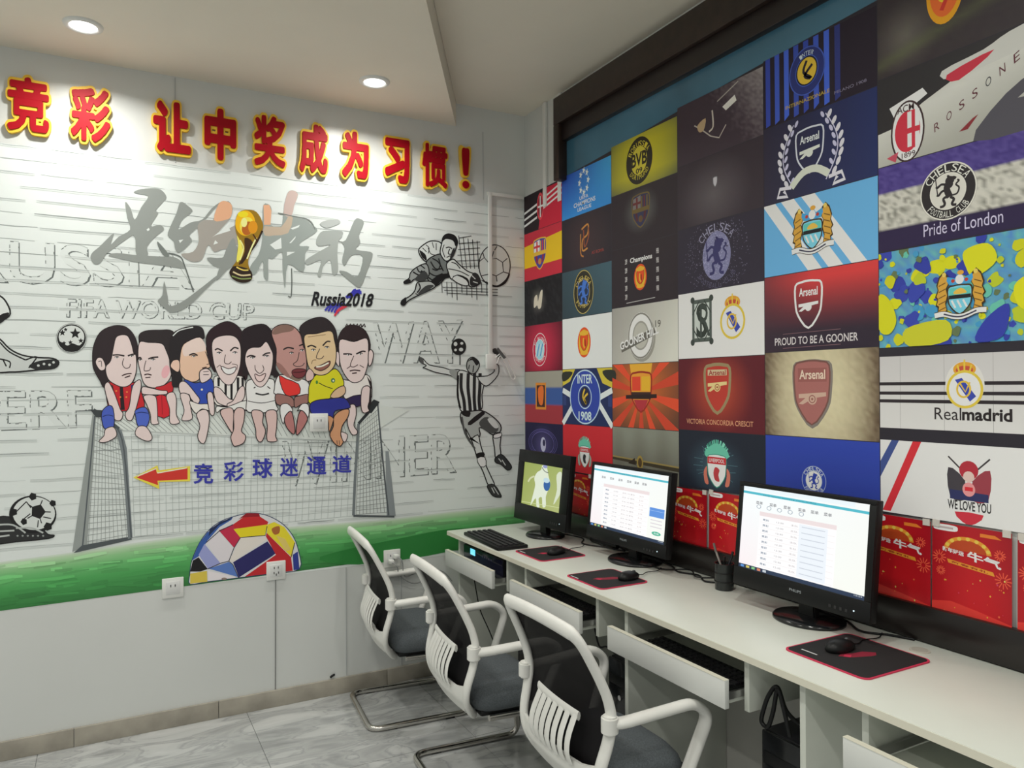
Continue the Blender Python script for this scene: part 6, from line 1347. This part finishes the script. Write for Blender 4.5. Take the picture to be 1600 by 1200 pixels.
# ------------------------------------------------------------------ red lottery posters in a row below the collage
def poster(k, y0, w, z1, z0, label):
    t = tag(empty('red_poster', (-.02, y0-w/2, z0)), label, 'poster', 'red posters below the collage')
    h = z1-z0
    q = Print(lambda u, v_, l: (-.012-l, y0-u*w, z1-v_*h), .0, 1/ILL_B)
    n = 16
    # sheet, curling off the wall towards its foot
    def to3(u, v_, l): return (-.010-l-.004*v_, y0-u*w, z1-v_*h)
    q.to3 = to3
    q.up(); P, C, Fs = [], [], []
    for j in range(13):
        for i in range(9):
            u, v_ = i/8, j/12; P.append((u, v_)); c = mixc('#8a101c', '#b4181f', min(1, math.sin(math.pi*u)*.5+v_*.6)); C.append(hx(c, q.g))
    for j in range(12):
        for i in range(8): a = j*9+i; Fs.append((a, a+1, a+10, a+9))
    q.raw(P, Fs, C)
    A_ = w/h
    q.poly([(.05, .015), (.30, .015), (.34, .045), (.30, .075), (.05, .075), (.02, .045)], '#dcd4d0', 3).line([(.08, .045), (.28, .045)], .02, '#a89a9a', 0)
    q.poly([(.62, .05), (.80, .05), (.88, .085), (.62, .085)], '#c8702a', 0)
    q.ell((.46, .26), .30/1, .15*1, '#c8842e', 30, a0=180, a1=360).ell((.46, .26), .24, .115, '#a8401e', 26, a0=180, a1=360)
    for a in range(200, 350, 24): q.ell((.46+.27*math.cos(math.radians(a)), .26+.13*math.sin(math.radians(a))), .028, .020, '#e0b04a', 10)
    q.text('牛气', [(.46, .24), (.86, .29), (.88, .38), (.46, .34)], '#ece6e0', .03).text('新年好运', [(.14, .24), (.42, .265), (.42, .315), (.14, .29)], '#e8dcd0', .03)
    q.poly([(.20, .365), (.78, .415), (.80, .455), (.22, .405)], '#c8862e', 0).text('新春有礼', [(.26, .378), (.72, .418), (.72, .44), (.26, .40)], '#8a1a18', .02)
    def burst(c, r, col):
        q.lines([[(c[0]+r*.3*math.cos(a), c[1]+r*.3*math.sin(a)*A_), (c[0]+r*math.cos(a), c[1]+r*math.sin(a)*A_)] for a in np.linspace(0, 2*math.pi, 13)[:-1]], .012, col)
    for c, r in (((.10, .36), .09), ((.86, .24), .07), ((.90, .48), .10), ((.12, .50), .06)): burst(c, r, '#d8503a')
    q.poly([(0, 1), (0, .84), (.25, .80), (.6, .84), (1, .90), (1, 1)], '#c8342e', 0)
    R_ = random.Random(k)
    for _ in range(22): q.poly([(lambda a, b: (a, b))(x_, y_) for x_, y_ in (lambda cx, cy, s: ((cx, cy-s), (cx+s, cy), (cx, cy+s), (cx-s, cy)))(R_.uniform(.05, .95), R_.uniform(.48, .95), R_.uniform(.006, .014))], R_.choice(['#d89a3a', '#e0b860', '#b83a5a', '#d8603a']))
    o = q.build('printed_sheet', M_INK_P, t); 
    for yy in (y0-.012, y0-w+.012): 
        s_ = box('tape', -.0125, -.0095, yy-.010, yy+.010, z1-.012, z1+.006, mat('clear_tape', (.70, .66, .60), .25), t); s_.matrix_parent_inverse = Matrix.Translation(-Vector(t.location))
    return t
names = ['red poster between the mural corner and the small monitor', 'red poster showing between the small and middle monitors', 'red poster mostly behind the middle monitor', 'red poster behind the right half of the middle monitor', 'red poster just left of the pen cup', 'red poster behind the pen cup', 'red poster partly behind the left side of the right monitor', 'red poster behind the right monitor', 'darker red poster just right of the right monitor', 'red poster fully in view right of the right monitor', 'red poster at the right edge of the picture']
ys_ = [-.06, -.435, -.665, -.90, -1.205, -1.425, -1.650, -1.865, -2.085, -2.297, -2.518]
for k, (y, nm) in enumerate(zip(ys_, names)):
    zt = float(np.interp(-y, [0, .4, 1.2, 2.2, 2.6], [1.040, 1.048, 1.066, 1.092, 1.090])); 
    if k == 0: continue
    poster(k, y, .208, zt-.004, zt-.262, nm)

# ------------------------------------------------------------------ screens
def screen_print(s):
    y0, y1, z0, z1, R, x = s['y0'], s['y1'], s['z0'], s['z1'], s['R'], s['x']
    w, h = y0-y1, z1-z0
    def to3(u, v_, l):
        q_ = R @ Vector((x-l, y0-u*w, z1-v_*h)); return (q_.x, q_.y, q_.z)
    q = Print(to3, .0001, 1.0); q.A = w/h; return q
def fin(q, s, name='screen'): 
    me_parent = s['t']; o = q.build(name, M_INK_S, None); o.parent = me_parent; return o
s = MON[0]; q = screen_print(s)
q.quad([(0, 0), (1, 0), (1, 1), (0, 1)], ['#8f9c50', '#9aa860', '#a8b070', '#98a45a'])
q.poly([(.26, 1), (.30, .75), (.34, .5), (.30, .35), (.36, .2), (.46, .12), (.48, .02), (.58, .0), (.62, .08), (.66, .22), (.72, .4), (.68, .56), (.64, .72), (.66, .92), (.58, .96), (.54, .75), (.46, .8), (.50, .98), (.42, .98), (.38, .8)], '#d4dcc8', 3)
q.ell((.64, .44), .085, .14, '#2a5a98', 18).ell((.62, .34), .08, .06, '#b8d0d8', 12).ell((.56, .03), .06, .04, '#8a90c0', 10).line([(.48, .06), (.56, .14), (.66, .16)], .02, '#6a7068').poly([(.86, .18), (.98, .10), (1, .5), (.92, .72), (.84, .84), (.90, .5)], '#ccd4bc', 3).line([(.30, .3), (.20, .36), (.14, .46)], .04, '#c4c8a0').line([(0, .96), (1, .88)], .012, '#c8d09a', 0)
fin(q, s)
def web(q, side):
    q.quad([(0, 0), (1, 0), (1, 1), (0, 1)], ['#eef4f6', '#eef0ee', '#f0f2ea', '#f2e8ea'])
    q.poly([(0, .055), (1, .075), (1, .105), (0, .085)], '#4fb4c4', 0).text('http www lottery com index', (.18, .072, .62, .090), '#2a6a78', .0)
    q.poly([(0, 0), (.9, 0), (.9, .05), (0, .04)], '#e4eef2', 0)
    for k, a in enumerate((.12, .24, .36, .48, .58, .68)): q.text('菜单', (a, .16, a+.06, .20), '#6a6a72', .01)
    q.poly([(.16, .28), (.78, .28), (.78, .97), (.16, .97)], '#f8f4f4', 0).poly([(.16, .28), (.78, .28), (.78, .33), (.16, .33)], '#e6d8d8', 0)
    for k in range(9):
        y = .36+k*.066; q.text('竞彩', (.19, y, .245, y+.026), '#56708a', .01).text('12:30', (.31, y+.004, .37, y+.022), '#9a9aa0', .0).text('主队 VS 客队', (.43, y+.002, .60, y+.024), '#a8a0a4', .0).text('2.15', (.66, y+.004, .71, y+.022), '#b09898', .0)
        q.line([(.17, y+.045), (.77, y+.045)], .003, '#e2dcdc', 0)
    q.poly([(0, .955), (1, .955), (1, 1), (0, 1)], '#2a3850', 0)
    for k in range(5): q.poly([(.02+.05*k, .965), (.05+.05*k, .965), (.05+.05*k, .992), (.02+.05*k, .992)], ['#5a90d0', '#d0c060', '#80c080', '#d08060', '#c0c8d0'][k], 0)
    q.text('10:24', (.93, .962, .985, .976), '#d0d8e0', .0)
    if side:
        q.poly([(.80, .50), (.98, .50), (.98, .635), (.80, .635)], '#5b8fd8', 0).poly([(.80, .54), (.98, .54), (.98, .545), (.80, .545)], '#a8c8f0', 0)
        for k in range(3): q.line([(.82, .68+k*.05), (.96, .68+k*.05)], .012, '#d0c8d0', 0)
        q.ell((.90, .87), .055, .030, '#4cb090', 20).text('在线', (.87, .856, .93, .882), '#e8f4f0', .01)
    else:
        q.poly([(.50, .34), (.72, .34), (.72, .94), (.50, .94)], '#e6ecf2', 0)
        for k in range(9): q.line([(.52, .37+k*.066), (.70, .37+k*.066)], .010, '#c8ced8', 0)
        for k in range(5): q.ring((.15+.09*k, .225), .018, .022, .005, '#8a98a8', 16)
s = MON[1]; q = screen_print(s); web(q, True); fin(q, s)
s = MON[2]; q = screen_print(s); web(q, False); fin(q, s)
# maker's mark on the lower bezels
for s, body in ((MON[1], 'PHILIPS'), (MON[2], 'PHILIPS')):
    R, zb = s['R'], s['z0']
    q = Print(lambda u, v_, l: tuple(R @ Vector((-.0166-l, -u, zb*.55-v_))), .0001, 1.0)
    q.text(body, (-.022, -.004, .022, .004), '#9aa0a4', .01); o = q.build('maker_mark', M_INK_A, None); o.parent = s['t']

# ------------------------------------------------------------------ sockets, conduit, cables on the back wall
def socket(px, py, label, holes=5, y=0.0):
    x, z = WA(px, py)
    t = tag(empty('wall_socket', (x, -y, z)), label, 'socket', 'white wall sockets')
    box('plate', -.043, .043, -.009, -.0002, -.043, .043, M_WHITEP, t, bev=.003)
    box('insert', -.028, .028, -.0105, -.0085, -.028, .028, mat('socket_insert', (.74, .75, .74), .4), t, bev=.001)
    hm = mat('socket_hole', (.02, .02, .02), .6)
    for hx_, hz in (((-.009, .014), (.009, .014), (-.010, -.010), (.010, -.010), (0, -.018)) if holes == 5 else ((-.009, .010), (.009, .010))):
        box('slot', hx_-.0018, hx_+.0018, -.0112, -.0104, hz-.005, hz+.005, hm, t)
    return t
socket(270, 918, 'white wall socket straddling the mural edge left of the flag ball', 2)
socket(431, 891, 'white wall socket over the right side of the flag ball', 5)
socket(497, 660, 'white wall socket under the yellow-shirted cartoon player', 2, .011)
s4 = socket(612, 872, 'white wall socket with plugs behind the farthest chair', 5)
for k, (dx, dz) in enumerate(((-.012, -.012), (.014, .012))):
    t = tag(empty('plug', (s4.location.x+dx, -.012, s4.location.z+dz)), ['white plug in the lower part of the socket behind the farthest chair', 'white plug in the upper part of the socket behind the farthest chair'][k], 'plug', 'plugs behind the chair')
    box('plug_body', -.012, .012, -.034, .0, -.010, .010, M_WHITEP, t, bev=.004)
    tube('cord', catmull([(0, -.034, 0), (.02, -.045, -.02), (.04, -.03, -.07-.03*k), (.12, -.02, -.12+.03*k), (.24, -.016, -.10), (.30, -.016, -.16)], 6), .0028, mat('grey_cord', (.35, .36, .36), .5), t, 6)
x, z = WA(430, 905)
tag(tube('wall_cable', [(x+.001, -.004, z-.002), (x, -.003, .35), (x-.001, -.003, .078)], .0020, mat('grey_cable', (.20, .20, .20), .5), None, 6), 'thin dark cable running straight down from the socket to the baseboard', 'cable')
x, z = WA(520, 1055); tag(tube('cable_stub', catmull([(x-.012, -.004, z-.006), (x-.004, -.010, z+.002), (x+.006, -.006, z+.004)], 5), .005, M_BLACK, None, 8), 'short black cable stub sticking out above the baseboard', 'cable')
# conduit with adapter box and coiled white cord
t = tag(empty('cable_conduit', (-.222, 0, 1.64)), 'white plastic cable conduit running down beside the ink goalkeeper ball', 'conduit')
box('upright', -.011, .011, -.018, -.009, 0, .86, M_WHITEP, t, bev=.002)
box('top_run', -.011, .208, -.016, -.0005, .845, .863, M_WHITEP, t, bev=.002)
box('junction_box', -.030, .030, -.030, -.009, -.080, .0, M_WHITEP, t, bev=.005)
tube('cord_loop', catmull([(.02, -.03, -.02), (.07, -.034, .01), (.11, -.03, -.06), (.14, -.03, -.12), (.12, -.03, -.13), (.09, -.032, -.07), (.05, -.034, -.01), (.03, -.03, -.05)], 6), .003, M_WHITEP, t, 6)
tube('cord_plug', [(.03, -.034, .03), (.075, -.036, -.02)], .008, mat('dark_cable', (.1, .1, .1), .5), t, 8)
